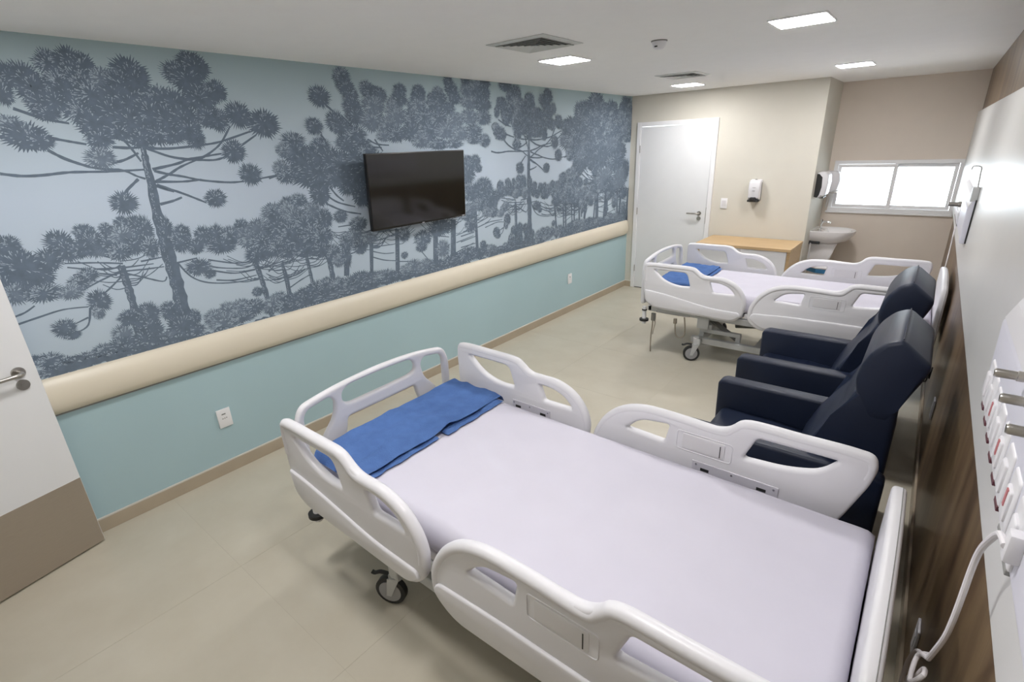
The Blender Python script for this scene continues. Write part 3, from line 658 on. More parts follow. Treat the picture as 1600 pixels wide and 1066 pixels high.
# ------------------------------------------------------------------ doors
def lever(root, p, d, n, length, m=M_STEEL):
    """lever on rose: p centre on the face, d lever direction, n face normal"""
    p = Vector(p); d = Vector(d); n = Vector(n)
    bm = bmesh.new()
    b_cyl(bm, p, p + n * 0.010, 0.026, n=24)
    hd = from_bm('door_handle', bm, m, root)
    bm = bmesh.new()
    pts = smooth_path([p + n * 0.008, p + n * 0.04, p + n * 0.055 + d * 0.018, p + n * 0.055 + d * 0.05, p + n * 0.055 + d * length], 5)
    b_tube(bm, pts, 0.0095, 12)
    from_bm('lever', bm, m, hd)
    q = p - Vector((0, 0, 0.062))
    bm = bmesh.new()
    b_cyl(bm, q, q + n * 0.009, 0.025, n=24)
    b_cyl(bm, q + n * 0.009, q + n * 0.013, 0.010, n=16)
    ck = from_bm('keyhole_rose', bm, m, root)
    return hd

fr = bmesh.new()
b_box(fr, 0.098, 0.150, D - 0.022, D + 0.12, 0, 2.16, 0.003, 1)
b_box(fr, 1.071, 1.123, D - 0.022, D + 0.12, 0, 2.16, 0.003, 1)
b_box(fr, 0.150, 1.071, D - 0.022, D + 0.12, 2.108, 2.16, 0.003, 1)
door_1 = tag(box('door_1', 0.154, 1.067, D - 0.012, D + 0.025, 0.012, 2.104, M_DOORW, None, 0.002, 1), kind='structure')
from_bm('door_frame', fr, M_WHITE, door_1)
for hz in (0.28, 1.06, 1.84):
    bm = bmesh.new()
    b_cyl(bm, (0.151, D - 0.026, hz - 0.045), (0.151, D - 0.026, hz + 0.045), 0.0055, n=10)
    from_bm('hinge', bm, M_STEEL, door_1)
lever(door_1, (0.985, D - 0.012, 1.065), (-1, 0, 0), (0, -1, 0), 0.14)
box('door_bottom_seal', 0.156, 1.065, D - 0.008, D + 0.02, 0.003, 0.012, M_BLACK, door_1)
box('strike_plate', 1.064, 1.069, D - 0.016, D - 0.004, 0.94, 1.14, M_STEEL, door_1)

LT = Vector((0.2327, -0.9726, 0)); LN = Vector((0.9726, 0.2327, 0))
ang = math.atan2(LT.y, LT.x)
door_2 = box('door_2', 0, 0.95, -0.04, 0, 0.010, 2.09, M_DOORW, None, 0.0015, 1)
door_2.location = (0.102, 0.014, 0); door_2.rotation_euler = (0, 0, ang)
door_2['kind'] = 'structure'
# local frame: x along the leaf from its free edge, +y = towards room side (normal)
box('kick_plate', 0.001, 0.949, 0.0, 0.0018, 0.012, 0.412, M_KICK, door_2)
box('edge_strip', -0.0012, 0.0, -0.039, -0.001, 0.012, 2.088, M_DOORW, door_2)
lever(door_2, (0.068, 0.0, 1.035), (1, 0, 0), (0, 1, 0), 0.13)
fr = bmesh.new()
b_box(fr, 0.25, 0.30, YN - 0.14, YN + 0.02, 0, 2.17, 0.003, 1); b_box(fr, 1.30, 1.35, YN - 0.14, YN + 0.02, 0, 2.17, 0.003, 1)
b_box(fr, 0.30, 1.30, YN - 0.14, YN + 0.02, 2.12, 2.17, 0.003, 1)
tag(from_bm('trim_1', fr, M_WHITE), kind='structure')

# ------------------------------------------------------------------ window in the recess
wbm = bmesh.new()
def frame_ring(bm, x0, x1, z0, z1, w, y0, y1, bev=0.002):
    b_box(bm, x0, x1, y0, y1, z0, z0 + w, bev, 1); b_box(bm, x0, x1, y0, y1, z1 - w, z1, bev, 1)
    b_box(bm, x0, x0 + w, y0, y1, z0 + w, z1 - w, bev, 1); b_box(bm, x1 - w, x1, y0, y1, z0 + w, z1 - w, bev, 1)
frame_ring(wbm, 2.250, 3.436, 1.062, 1.634, 0.040, DA - 0.022, DA + 0.05, 0.003)
window_1 = tag(from_bm('window_1', wbm, M_WHITE), kind='structure')
for (a, b, yy) in ((2.292, 2.866, DA + 0.0), (2.832, 3.394, DA + 0.03)):
    s = bmesh.new()
    frame_ring(s, a, b, 1.104, 1.592, 0.036, yy - 0.012, yy + 0.012)
    sash = from_bm('window_sash', s, M_WHITE, window_1)
    box('glass_pane', a + 0.036, b - 0.036, yy - 0.003, yy + 0.003, 1.140, 1.556, M_GLASS, sash)
box('window_sill', 2.235, 3.440, DA - 0.030, DA, 1.040, 1.0615, M_WHITE, window_1, 0.003, 1)

# ------------------------------------------------------------------ ceiling fittings
LIGHTS = [(2.565, 2.99, 0.25, 'square ceiling light panel nearest above the beds, top right', None),
          (1.095, 3.05, 0.25, 'square ceiling light panel beside the larger air vent', None),
          (2.515, 5.35, 0.25, 'square ceiling light panel by the corner of the window recess', None),
          (1.000, 5.54, 0.25, 'square ceiling light panel in front of the white far door', None),
          (2.565, 0.55, 0.25, 'square ceiling light panel behind the camera on the headboard side', None),
          (1.100, 0.30, 0.25, 'square ceiling light panel behind the camera on the mural side', None)]
lamp0 = None
for (x, y, s, lab, g_) in LIGHTS:
    if lamp0 is None:
        t = thing('ceiling_light', lab, 'ceiling light', (x, y, H))
        bm = bmesh.new()
        h = s / 2
        for (a0, a1, c0, c1) in ((-h - 0.008, h + 0.008, -h - 0.008, -h), (-h - 0.008, h + 0.008, h, h + 0.008), (-h - 0.008, -h, -h, h), (h, h + 0.008, -h, h)):
            b_box(bm, a0, a1, c0, c1, -0.008, 0)
        from_bm('light_frame', bm, M_WHITE, t)
        box('diffuser', -h, h, -h, h, -0.0095, -0.001, M_LAMP, t)
        lamp0 = t
    else:
        t = copy_tree(lamp0)
        t.location = (x, y, H); t['label'] = lab

def vent(x, y, s, label):
    t = thing('air_vent', label, 'air vent', (x, y, H))
    h = s / 2
    def ring(name, h0, h1, z0, z1, m, th=0.0030):
        bm = bmesh.new()
        a = [(-h0, -h0), (h0, -h0), (h0, h0), (-h0, h0)]; b = [(-h1, -h1), (h1, -h1), (h1, h1), (-h1, h1)]
        A = [bm.verts.new((p[0], p[1], z0)) for p in a]; B = [bm.verts.new((p[0], p[1], z1)) for p in b]
        A2 = [bm.verts.new((p[0], p[1], z0 + th)) for p in a]; B2 = [bm.verts.new((p[0], p[1], z1 + th)) for p in b]
        for k in range(4):
            j = (k + 1) % 4
            bm.faces.new((A[k], A[j], B[j], B[k])); bm.faces.new((A2[k], B2[k], B2[j], A2[j]))
            bm.faces.new((A[k], A2[k], A2[j], A[j])); bm.faces.new((B[k], B[j], B2[j], B2[k]))
        return from_bm(name, bm, m, t, 20)
    box('dark_core', -h * 0.86, h * 0.86, -h * 0.86, h * 0.86, -0.0012, -0.0002, M_VENTD, t)
    ring('vent_frame', h, h * 0.82, -0.004, -0.010, M_VENT)
    for k in range(5):
        r = h * (0.80 - 0.145 * k)
        ring('louvre', r, r - h * 0.075, -0.0135, -0.0075, M_VENT, 0.0015)
    box('centre_plate', -h * 0.09, h * 0.09, -h * 0.09, h * 0.09, -0.014, -0.012, M_VENT, t)
    return t
vent(1.305, 2.42, 0.40, 'large square louvred ceiling air vent nearer the camera')
vent(1.280, 4.69, 0.37, 'square louvred ceiling air vent farther away near the far door')

t = thing('smoke_detector', 'round white smoke detector on the ceiling between the vents and lights', 'smoke detector', (1.83, 2.93, H))
bm = bmesh.new(); b_lathe(bm, [(0.045, -0.006), (0.047, -0.003), (0.047, 0)], (0, 0, 0)); from_bm('base_ring', bm, M_DGALV, t)
bm = bmesh.new(); b_lathe(bm, [(0.0, -0.042), (0.026, -0.042), (0.034, -0.036), (0.038, -0.022), (0.043, -0.010), (0.043, -0.006)], (0, 0, 0)); from_bm('detector_body', bm, M_ABS, t)
box('sensor_window', -0.012, 0.006, -0.0365, -0.030, -0.036, -0.029, M_BLACK, t)

# ------------------------------------------------------------------ television
t = thing('television', 'black flat television on a wall bracket in front of the tree mural', 'television', (0.006, 2.500, 1.652))
tilt = Matrix.Rotation(math.radians(3.0), 4, 'Y')
def tvo(o):
    o.matrix_basis = Matrix.Translation((0.118, 0, 0)) @ tilt
    return o
bm = bmesh.new(); b_box(bm, -0.030, 0.0, -0.490, 0.490, -0.268, 0.268, 0.004, 2); b_box(bm, -0.06, -0.03, -0.36, 0.36, -0.24, 0.10, 0.01, 2)
cas = tvo(from_bm('casing', bm, M_TV, t))
box('screen', 0.0002, 0.0015, -0.483, 0.483, -0.252, 0.261, M_SCREEN, cas)
box('logo_bar', 0.0, 0.003, -0.012, 0.012, -0.266, -0.259, M_PLATE, cas, 0.001, 1)
box('sticker', 0.0, 0.0025, 0.445, 0.472, -0.262, -0.257, M_PLATE, cas)
bm = bmesh.new(); b_box(bm, 0, 0.012, -0.16, 0.16, -0.12, 0.12, 0.002, 1); b_box(bm, 0.012, 0.062, -0.05, 0.05, -0.04, 0.04, 0.003, 1)
from_bm('wall_bracket', bm, M_TV, t)

# ------------------------------------------------------------------ plates and dispensers on the left and far wall
def wall_plate(name, label, cat, loc, axis, w=0.075, h=0.118, prints=(), recess=()):
    """axis: outward normal '+x' or '-y'"""
    rz = 0 if axis == '+x' else -math.pi / 2
    t = thing(name, label, cat, loc, rz)
    box('cover_plate', 0, 0.010, -w / 2, w / 2, -h / 2, h / 2, M_WHITE, t, 0.003, 2)
    for (y0, y1, z0, z1, m, nm) in prints:
        box(nm, 0.0100, 0.0112, y0, y1, z0, z1, m, t)
    return t
wall_plate('wall_socket', 'white wall socket plate low on the blue wall nearest the open door', 'socket', (0, 0.772, 0.380), '+x', 0.082, 0.125,
           [(-0.014, 0.010, 0.024, 0.032, M_GREY, 'port'), (-0.016, -0.008, -0.004, 0.001, M_GREY, 'print_mark'), (-0.003, 0.003, -0.004, 0.002, M_GREY, 'print_mark'), (0.008, 0.014, -0.003, 0.003, M_GREY, 'print_mark')])
wall_plate('wall_socket', 'small white wall socket plate low on the blue wall towards the far corner', 'socket', (0, 4.82, 0.417), '+x', 0.08, 0.12,
           [(-0.008, 0.008, 0.012, 0.028, M_GREY, 'port'), (-0.008, 0.008, -0.012, 0.0, M_PLATE, 'port')])
wall_plate('light_switch', 'white light switch plate beside the far door handle', 'light switch', (1.272, D, 1.195), '-y', 0.078, 0.120,
           [(-0.024, 0.024, -0.030, 0.034, M_ABS2, 'rocker')])

t = thing('soap_dispenser', 'white soap dispenser with black lever above the wooden cabinet', 'soap dispenser', (1.618, D, 1.355))
bm = bmesh.new(); b_prism(bm, [(-0.0001, -0.115), (-0.035, -0.115), (-0.095, -0.085), (-0.105, 0.02), (-0.092, 0.095), (-0.060, 0.118), (0, 0.122)], 0, -0.062, 0.062, 0.012, 3)
from_bm('dispenser_body', bm, M_ABS, t)
bm = bmesh.new(); b_box(bm, -0.060, 0.060, -0.108, -0.030, -0.124, -0.100, 0.005, 2); b_box(bm, -0.030, 0.030, -0.114, -0.06, -0.112, -0.072, 0.006, 2)
from_bm('push_lever', bm, M_BLACK, t)
bm = bmesh.new(); b_box(bm, 0.0625, 0.066, -0.035, -0.022, -0.115, 0.09, 0.001, 1); from_bm('side_seam', bm, M_DGALV, t)
bm = bmesh.new(); b_cyl(bm, (0, -0.045, 0.119), (0, -0.045, 0.128), 0.012, n=14); from_bm('lock', bm, M_STEEL, t)
box('printed_label', -0.014, 0.014, -0.1095, -0.1045, -0.004, 0.002, M_GREY, t)
box('printed_line', -0.018, 0.018, -0.1065, -0.103, 0.034, 0.037, M_GREY, t)

# ------------------------------------------------------------------ cabinet under the dispenser
cb = thing('base_cabinet', 'low white cabinet with an oak top against the far wall', 'cabinet', (1.70, 5.98, 0))
bx = lambda n, a, b, c, d_, e, f, m, p=cb, bev=0.0, s=1: box(n, a - 1.70, b - 1.70, c - 5.98, d_ - 5.98, e, f, m, p, bev, s)
bx('worktop', 1.185, 2.188, 5.675, 6.27, 0.782, 0.812, M_OAK, cb, 0.0015, 1)
bx('side_panel', 2.150, 2.180, 5.70, 6.27, 0.0, 0.782, M_OAK)
bx('side_panel', 1.195, 1.225, 5.70, 6.27, 0.0, 0.782, M_OAK)
bx('back_panel', 1.226, 2.149, 6.25, 6.268, 0.08, 0.781, M_WHITE)
bx('plinth', 1.226, 2.149, 5.74, 5.76, 0.0, 0.08, M_GREY)
for k in range(2):
    a = 1.228 + k * 0.4605
    d_ = bx('cabinet_door', a, a + 0.458, 5.700, 5.718, 0.085, 0.776, M_WHITE, cb, 0.001, 1)
    xk = a + (0.425 if k == 0 else 0.03)
    bm = bmesh.new(); b_cyl(bm, (xk - 1.70, 5.700 - 5.98, 0.70), (xk - 1.70, 5.682 - 5.98, 0.70), 0.009, 0.012, 14); from_bm('knob', bm, M_STEEL, d_)

# ------------------------------------------------------------------ recess: wash basin, dispensers, bin
t = thing('wash_basin', 'white ceramic wall-hung wash basin with half pedestal in the window recess', 'wash basin', (XA, 6.78, 0))
def dshape(L, hw, n=20):
    pts = [(0.0, -hw), ]
    for k in range(n + 1):
        a = -math.pi / 2 + math.pi * k / n
        pts.append((L - hw * 1.0 + hw * 1.0 * math.cos(a) if math.cos(a) > 0 else L - hw, hw * math.sin(a)))
    pts.append((0.0, hw))
    return pts
bm = bmesh.new()
def basin_ring(L, hw, z):
    return [bm.verts.new((x, y, z)) for x, y in dshape(L, hw)]
R_ = [basin_ring(0.30, 0.13, 0.735), basin_ring(0.36, 0.17, 0.765), basin_ring(0.41, 0.205, 0.82), basin_ring(0.43, 0.22, 0.862), basin_ring(0.432, 0.222, 0.878), basin_ring(0.425, 0.215, 0.884)]
for A, B in zip(R_, R_[1:]):
    for k in range(len(A)):
        bm.faces.new((A[k], A[(k + 1) % len(A)], B[(k + 1) % len(A)], B[k]))
bm.faces.new(R_[0][::-1])
inn = []
for sc_, z in ((0.80, 0.876), (0.70, 0.845), (0.5, 0.80), (0.25, 0.782)):
    inn.append([bm.verts.new((0.255 + (x - 0.215) * sc_ * (0.78), y * sc_ * 0.98, z)) for x, y in dshape(0.425, 0.215)])
prev = R_[-1]
for A in inn:
    for k in range(len(A)):
        bm.faces.new((prev[k], prev[(k + 1) % len(A)], A[(k + 1) % len(A)], A[k]))
    prev = A
bm.faces.new(prev)
from_bm('basin_bowl', bm, M_CERAM, t, 50)
bm = bmesh.new(); b_prism(bm, [(0.0, 0.42), (0.16, 0.42), (0.21, 0.50), (0.245, 0.62), (0.275, 0.745), (0.0, 0.745)], 1, -0.085, 0.085, 0.02, 3)
from_bm('half_pedestal', bm, M_CERAM, t)
fa = bmesh.new()
b_tube(fa, smooth_path([(0.07, 0, 0.878), (0.07, 0, 0.93), (0.085, 0, 0.965), (0.13, 0, 0.967), (0.165, 0, 0.955)], 5), 0.010, 12)
b_cyl(fa, (0.07, 0, 0.876), (0.07, 0, 0.888), 0.02, n=16); b_cyl(fa, (0.07, 0, 0.965), (0.07, 0, 0.995), 0.013, n=14)
from_bm('faucet', fa, M_CHROME, t)
bm = bmesh.new(); b_cyl(bm, (0.02, -0.16, 0.745), (0.11, -0.16, 0.745), 0.016, n=14); b_cyl(bm, (0.0, -0.16, 0.745), (0.02, -0.16, 0.745), 0.024, n=14)
from_bm('stop_valve', bm, M_BLACK, t)
tube('supply_pipe', [(0.02, -0.19, 0.74), (0.018, -0.19, 0.55), (0.018, -0.19, 0.30)], 0.008, M_ABS2, t, 8)

t = thing('towel_dispenser', 'white paper towel dispenser with black side on the recess corner wall', 'towel dispenser', (XA, 6.56, 1.405))
bm = bmesh.new(); b_prism(bm, [(0.0, -0.135), (0.065, -0.135), (0.108, -0.105), (0.118, 0.03), (0.110, 0.110), (0.085, 0.138), (0.0, 0.138)], 1, -0.135, 0.10, 0.018, 3)
from_bm('dispenser_cover', bm, M_ABS, t)
bm = bmesh.new(); b_prism(bm, [(0.0, -0.125), (0.030, -0.132), (0.048, -0.105), (0.062, -0.02), (0.055, 0.085), (0.022, 0.120), (0.0, 0.120)], 1, -0.1385, -0.134, 0.001, 1)
from_bm('black_side_panel', bm, M_BLACK, t)
bm = bmesh.new(); b_cyl(bm, (0.07, -0.136, -0.118), (0.07, -0.140, -0.118), 0.012, n=14); from_bm('lock', bm, M_STEEL, t)
box('teeth', 0.05, 0.09, -0.11, 0.08, -0.139, -0.125, M_BLACK, t)

t = thing('soap_dispenser', 'slim white soap dispenser beyond the towel dispenser, next to the window', 'soap dispenser', (XA, 6.96, 1.40))
bm = bmesh.new(); b_prism(bm, [(0.0, -0.105), (0.07, -0.110), (0.145, -0.09), (0.165, 0.02), (0.150, 0.100), (0.110, 0.128), (0, 0.130)], 1, -0.06, 0.06, 0.014, 3)
from_bm('dispenser_body', bm, M_ABS, t)
bm = bmesh.new(); b_box(bm, 0.06, 0.155, -0.055, 0.055, -0.121, -0.104, 0.004, 2); from_bm('push_lever', bm, M_STEEL, t)
tube('drain_tube', [(0.07, -0.02, -0.11), (0.065, -0.02, -0.20), (0.06, -0.02, -0.29)], 0.004, M_ABS2, t, 8)

t = thing('waste_bin', 'white lidded waste bin with a blue bag rim below the wash basin', 'waste bin', (2.445, 6.33, 0))
def octo(bm, r, z0, r1, z1, mi=0):
    A = [bm.verts.new((r * math.cos(math.pi / 8 + math.pi / 4 * k), r * 0.85 * math.sin(math.pi / 8 + math.pi / 4 * k), z0)) for k in range(8)]
    B = [bm.verts.new((r1 * math.cos(math.pi / 8 + math.pi / 4 * k), r1 * 0.85 * math.sin(math.pi / 8 + math.pi / 4 * k), z1)) for k in range(8)]
    for k in range(8):
        bm.faces.new((A[k], A[(k + 1) % 8], B[(k + 1) % 8], B[k]))
    bm.faces.new(A[::-1]); bm.faces.new(B)
bm = bmesh.new(); octo(bm, 0.150, 0.02, 0.185, 0.52); bmesh.ops.bevel(bm, geom=bm.edges[:], offset=0.012, segments=2, affect='EDGES'); from_bm('bin_body', bm, M_ABS2, t)
bm = bmesh.new(); octo(bm, 0.191, 0.485, 0.194, 0.530); from_bm('bin_bag', bm, M_BAG, t)
bm = bmesh.new(); octo(bm, 0.210, 0.532, 0.185, 0.588); bmesh.ops.bevel(bm, geom=bm.edges[:], offset=0.014, segments=3, affect='EDGES'); from_bm('bin_lid', bm, M_ABS, t)
box('bin_pedal', -0.05, 0.05, -0.20, -0.13, 0.003, 0.018, M_BLACK, t, 0.004, 2)

# ================================================================== HOSPITAL BEDS
BX, BY = 2.3, 1.14
def loc2(pts):
    return [(p[0] - BX,) + tuple(p[1:]) for p in pts]
FOOT_RAIL = [(1.270, 0.50, 0.05), (1.243, 0.64, 0.05), (1.243, 0.868, 0.05), (1.69, 0.870, 0.09), (1.775, 0.803, 0.09), (1.93, 0.808, 0.12), (2.07, 0.75, 0.12), (2.140, 0.62, 0.08), (2.125, 0.50, 0.05), (2.05, 0.435, 0.05), (1.36, 0.455, 0.06)]
FOOT_H1 = [(1.335, 0.812, 0.02), (1.635, 0.812, 0.035), (1.672, 0.695, 0.012), (1.56, 0.688, 0.1), (1.43, 0.725, 0.06)]
FOOT_H2 = [(1.835, 0.757, 0.015), (1.93, 0.753, 0.05), (2.005, 0.722, 0.04), (2.045, 0.672, 0.012), (1.868, 0.668, 0.015)]
HEAD_RAIL = [(2.158, 0.47, 0.05), (2.160, 0.58, 0.09), (2.27, 0.745, 0.12), (2.43, 0.806, 0.15), (2.775, 0.800, 0.08), (2.85, 0.869, 0.08), (3.298, 0.871, 0.06), (3.295, 0.77, 0.05), (3.22, 0.56, 0.05), (3.14, 0.43, 0.05), (2.26, 0.40, 0.08)]
HEAD_H1 = [(2.345, 0.670, 0.012), (2.41, 0.735, 0.05), (2.548, 0.753, 0.015), (2.530, 0.662, 0.015)]
HEAD_H2 = [(2.905, 0.808, 0.02), (3.185, 0.812, 0.012), (3.13, 0.745, 0.06), (3.02, 0.712, 0.06), (2.862, 0.700, 0.02)]
SKIRT_F = [(1.262, 0.622, 0.01), (1.40, 0.612, 0.1), (1.60, 0.580, 0.1), (1.85, 0.535, 0.1), (2.09, 0.530, 0.03), (2.110, 0.50, 0.03), (2.045, 0.450, 0.04), (1.365, 0.470, 0.05), (1.285, 0.51, 0.04)]
SKIRT_H = [(2.175, 0.500, 0.03), (2.20, 0.545, 0.03), (2.45, 0.560, 0.1), (2.85, 0.565, 0.1), (3.17, 0.560, 0.03), (3.12, 0.455, 0.05), (2.27, 0.425, 0.06)]
GRIP_F = [(1.262, 0.70), (1.262, 0.820), (1.295, 0.849), (1.50, 0.850), (1.665, 0.848), (1.715, 0.826), (1.765, 0.790), (1.85, 0.785), (1.94, 0.783), (2.03, 0.750), (2.09, 0.690), (2.118, 0.62), (2.115, 0.56)]
GRIP_H = [(2.182, 0.53), (2.190, 0.590), (2.24, 0.680), (2.32, 0.750), (2.43, 0.784), (2.60, 0.786), (2.77, 0.781), (2.82, 0.815), (2.87, 0.848), (3.05, 0.850), (3.24, 0.850), (3.276, 0.825), (3.270, 0.77)]

def side_rail(root, outline, holes, skirt, grip, side, panel_rect, plate_rect, lab):
    yc = side * 0.545
    bm = moulded(corner_path(loc2(outline), 0.03, 7), [corner_path(loc2(h), 0.02, 5) for h in holes], 0.040, 0.014, 'xz', yc)
    # rounded grip bead along the top
    b_tube(bm, smooth_path([(x - BX, yc + side * 0.002, z) for x, z in grip], 5), 0.0235, 12, ry=0.022)
    r = from_bm('side_rail', bm, M_ABS, root, 40)
    r['label'] = lab
    bm = moulded(corner_path(loc2(skirt), 0.03, 6), [], 0.026, 0.009, 'xz', yc + side * 0.018)
    from_bm('rail_skirt', bm, M_ABS, r, 40)
    if panel_rect:
        x0, x1, z0, z1 = panel_rect
        for s in (1, -1):
            yy = yc + side * 0.0195 * s
            q = corner_path([(x0 - BX, z0), (x1 - BX, z0), (x1 - BX, z1), (x0 - BX, z1)], 0.018, 5)
            bm = moulded(q, [corner_path([(x0 + .004 - BX, z0 + .004), (x1 - .004 - BX, z0 + .004), (x1 - .004 - BX, z1 - .004), (x0 + .004 - BX, z1 - .004)], 0.015, 5)], 0.006, 0.0018, 'xz', yy)
            pr = from_bm('control_panel_rim', bm, M_ABS, r, 40)
            bm = moulded(corner_path([(x0 + .028 - BX, z0 + .010), (x1 - .030 - BX, z0 + .010), (x1 - .030 - BX, z1 - .010), (x0 + .028 - BX, z1 - .010)], 0.008, 4), [], 0.006, 0.0015, 'xz', yy)
            from_bm('control_panel', bm, M_ABS2, r, 40)
            ya, yb = sorted((yy + side * s * 0.0028, yy + side * s * 0.0042))
            box('panel_slot', x1 - BX - 0.050, x1 - BX - 0.0465, ya, yb, z0 + 0.016, z1 - 0.022, M_BLACK, r)
    x0, x1, z0, z1 = plate_rect
    yi = yc - side * 0.020
    ya, yb = sorted((yi, yi - side * 0.004))
    hp = box('hinge_plate', x0 - BX, x1 - BX, ya, yb, z0, z1, M_PLATE, r, 0.001, 1)
    ya, yb = sorted((yi - side * 0.004, yi - side * 0.0048))
    for k in (0.16, 0.82):
        xx = x0 + (x1 - x0) * k - BX
        box('slot', xx - 0.018, xx + 0.018, ya, yb, z1 - 0.040, z1 - 0.026, M_BLACK, hp)
    for k in (0.05, 0.48, 0.95):
        xx = x0 + (x1 - x0) * k - BX
        sb = bmesh.new(); b_cyl(sb, (xx, yi - side * 0.004, z1 - 0.013), (xx, yi - side * 0.0068, z1 - 0.013), 0.0045, n=10)
        from_bm('screw', sb, M_CHROME, hp)
    return r

def caster(root, x, y, ang, lab=None):
    """swivel caster under the base; ang: direction the wheel trails"""
    d = Vector((math.cos(ang), math.sin(ang), 0)); s = Vector((-d.y, d.x, 0))
    c = Vector((x, y, 0.073)) + d * 0.032
    bm = bmesh.new()
    b_tube(bm, [c - s * 0.016, c - s * 0.014, c + s * 0.014, c + s * 0.016], [0.066, 0.073, 0.073, 0.066], 28)
    w = from_bm('caster_wheel', bm, M_BLACK, root, 40)
    bm = bmesh.new()
    b_tube(bm, [c - s * 0.0185, c + s * 0.0185], [0.054, 0.054], 24); b_tube(bm, [c - s * 0.024, c + s * 0.024], [0.012, 0.012], 12)
    from_bm('wheel_hub', bm, M_WHEEL, w, 40)
    bm = bmesh.new()
    for q in (-1, 1):
        a = c + s * 0.027 * q
        pts = [a - Vector((0, 0, 0.014)) + d * 0.012, a - Vector((0, 0, 0.014)) - d * 0.012, Vector((x, y, 0.158)) + s * 0.027 * q - d * 0.026, Vector((x, y, 0.158)) + s * 0.027 * q + d * 0.030]
        A = [bm.verts.new(p - s * 0.0025) for p in pts]; B = [bm.verts.new(p + s * 0.0025) for p in pts]
        bm.faces.new(A); bm.faces.new(B[::-1])
        for k in range(4): bm.faces.new((A[k], B[k], B[(k + 1) % 4], A[(k + 1) % 4]))
    b_cyl(bm, (x, y, 0.152), (x, y, 0.166), 0.034, n=18)
    f = from_bm('caster_fork', bm, M_GALV, root)
    bm = bmesh.new(); b_cyl(bm, (x, y, 0.166), (x, y, 0.235), 0.024, n=18); from_bm('caster_stem', bm, M_WHITE, root)
    bm = bmesh.new()
    p = Vector((x, y, 0.16)) + d * 0.03
    b_tube(bm, smooth_path([p, p + d * 0.045 + Vector((0, 0, 0.004)), p + d * 0.075 + Vector((0, 0, -0.008)), p + d * 0.09 + Vector((0, 0, -0.004))], 4), 0.010, 10, ry=0.008)
    from_bm('brake_pedal', bm, M_BLACK, f)

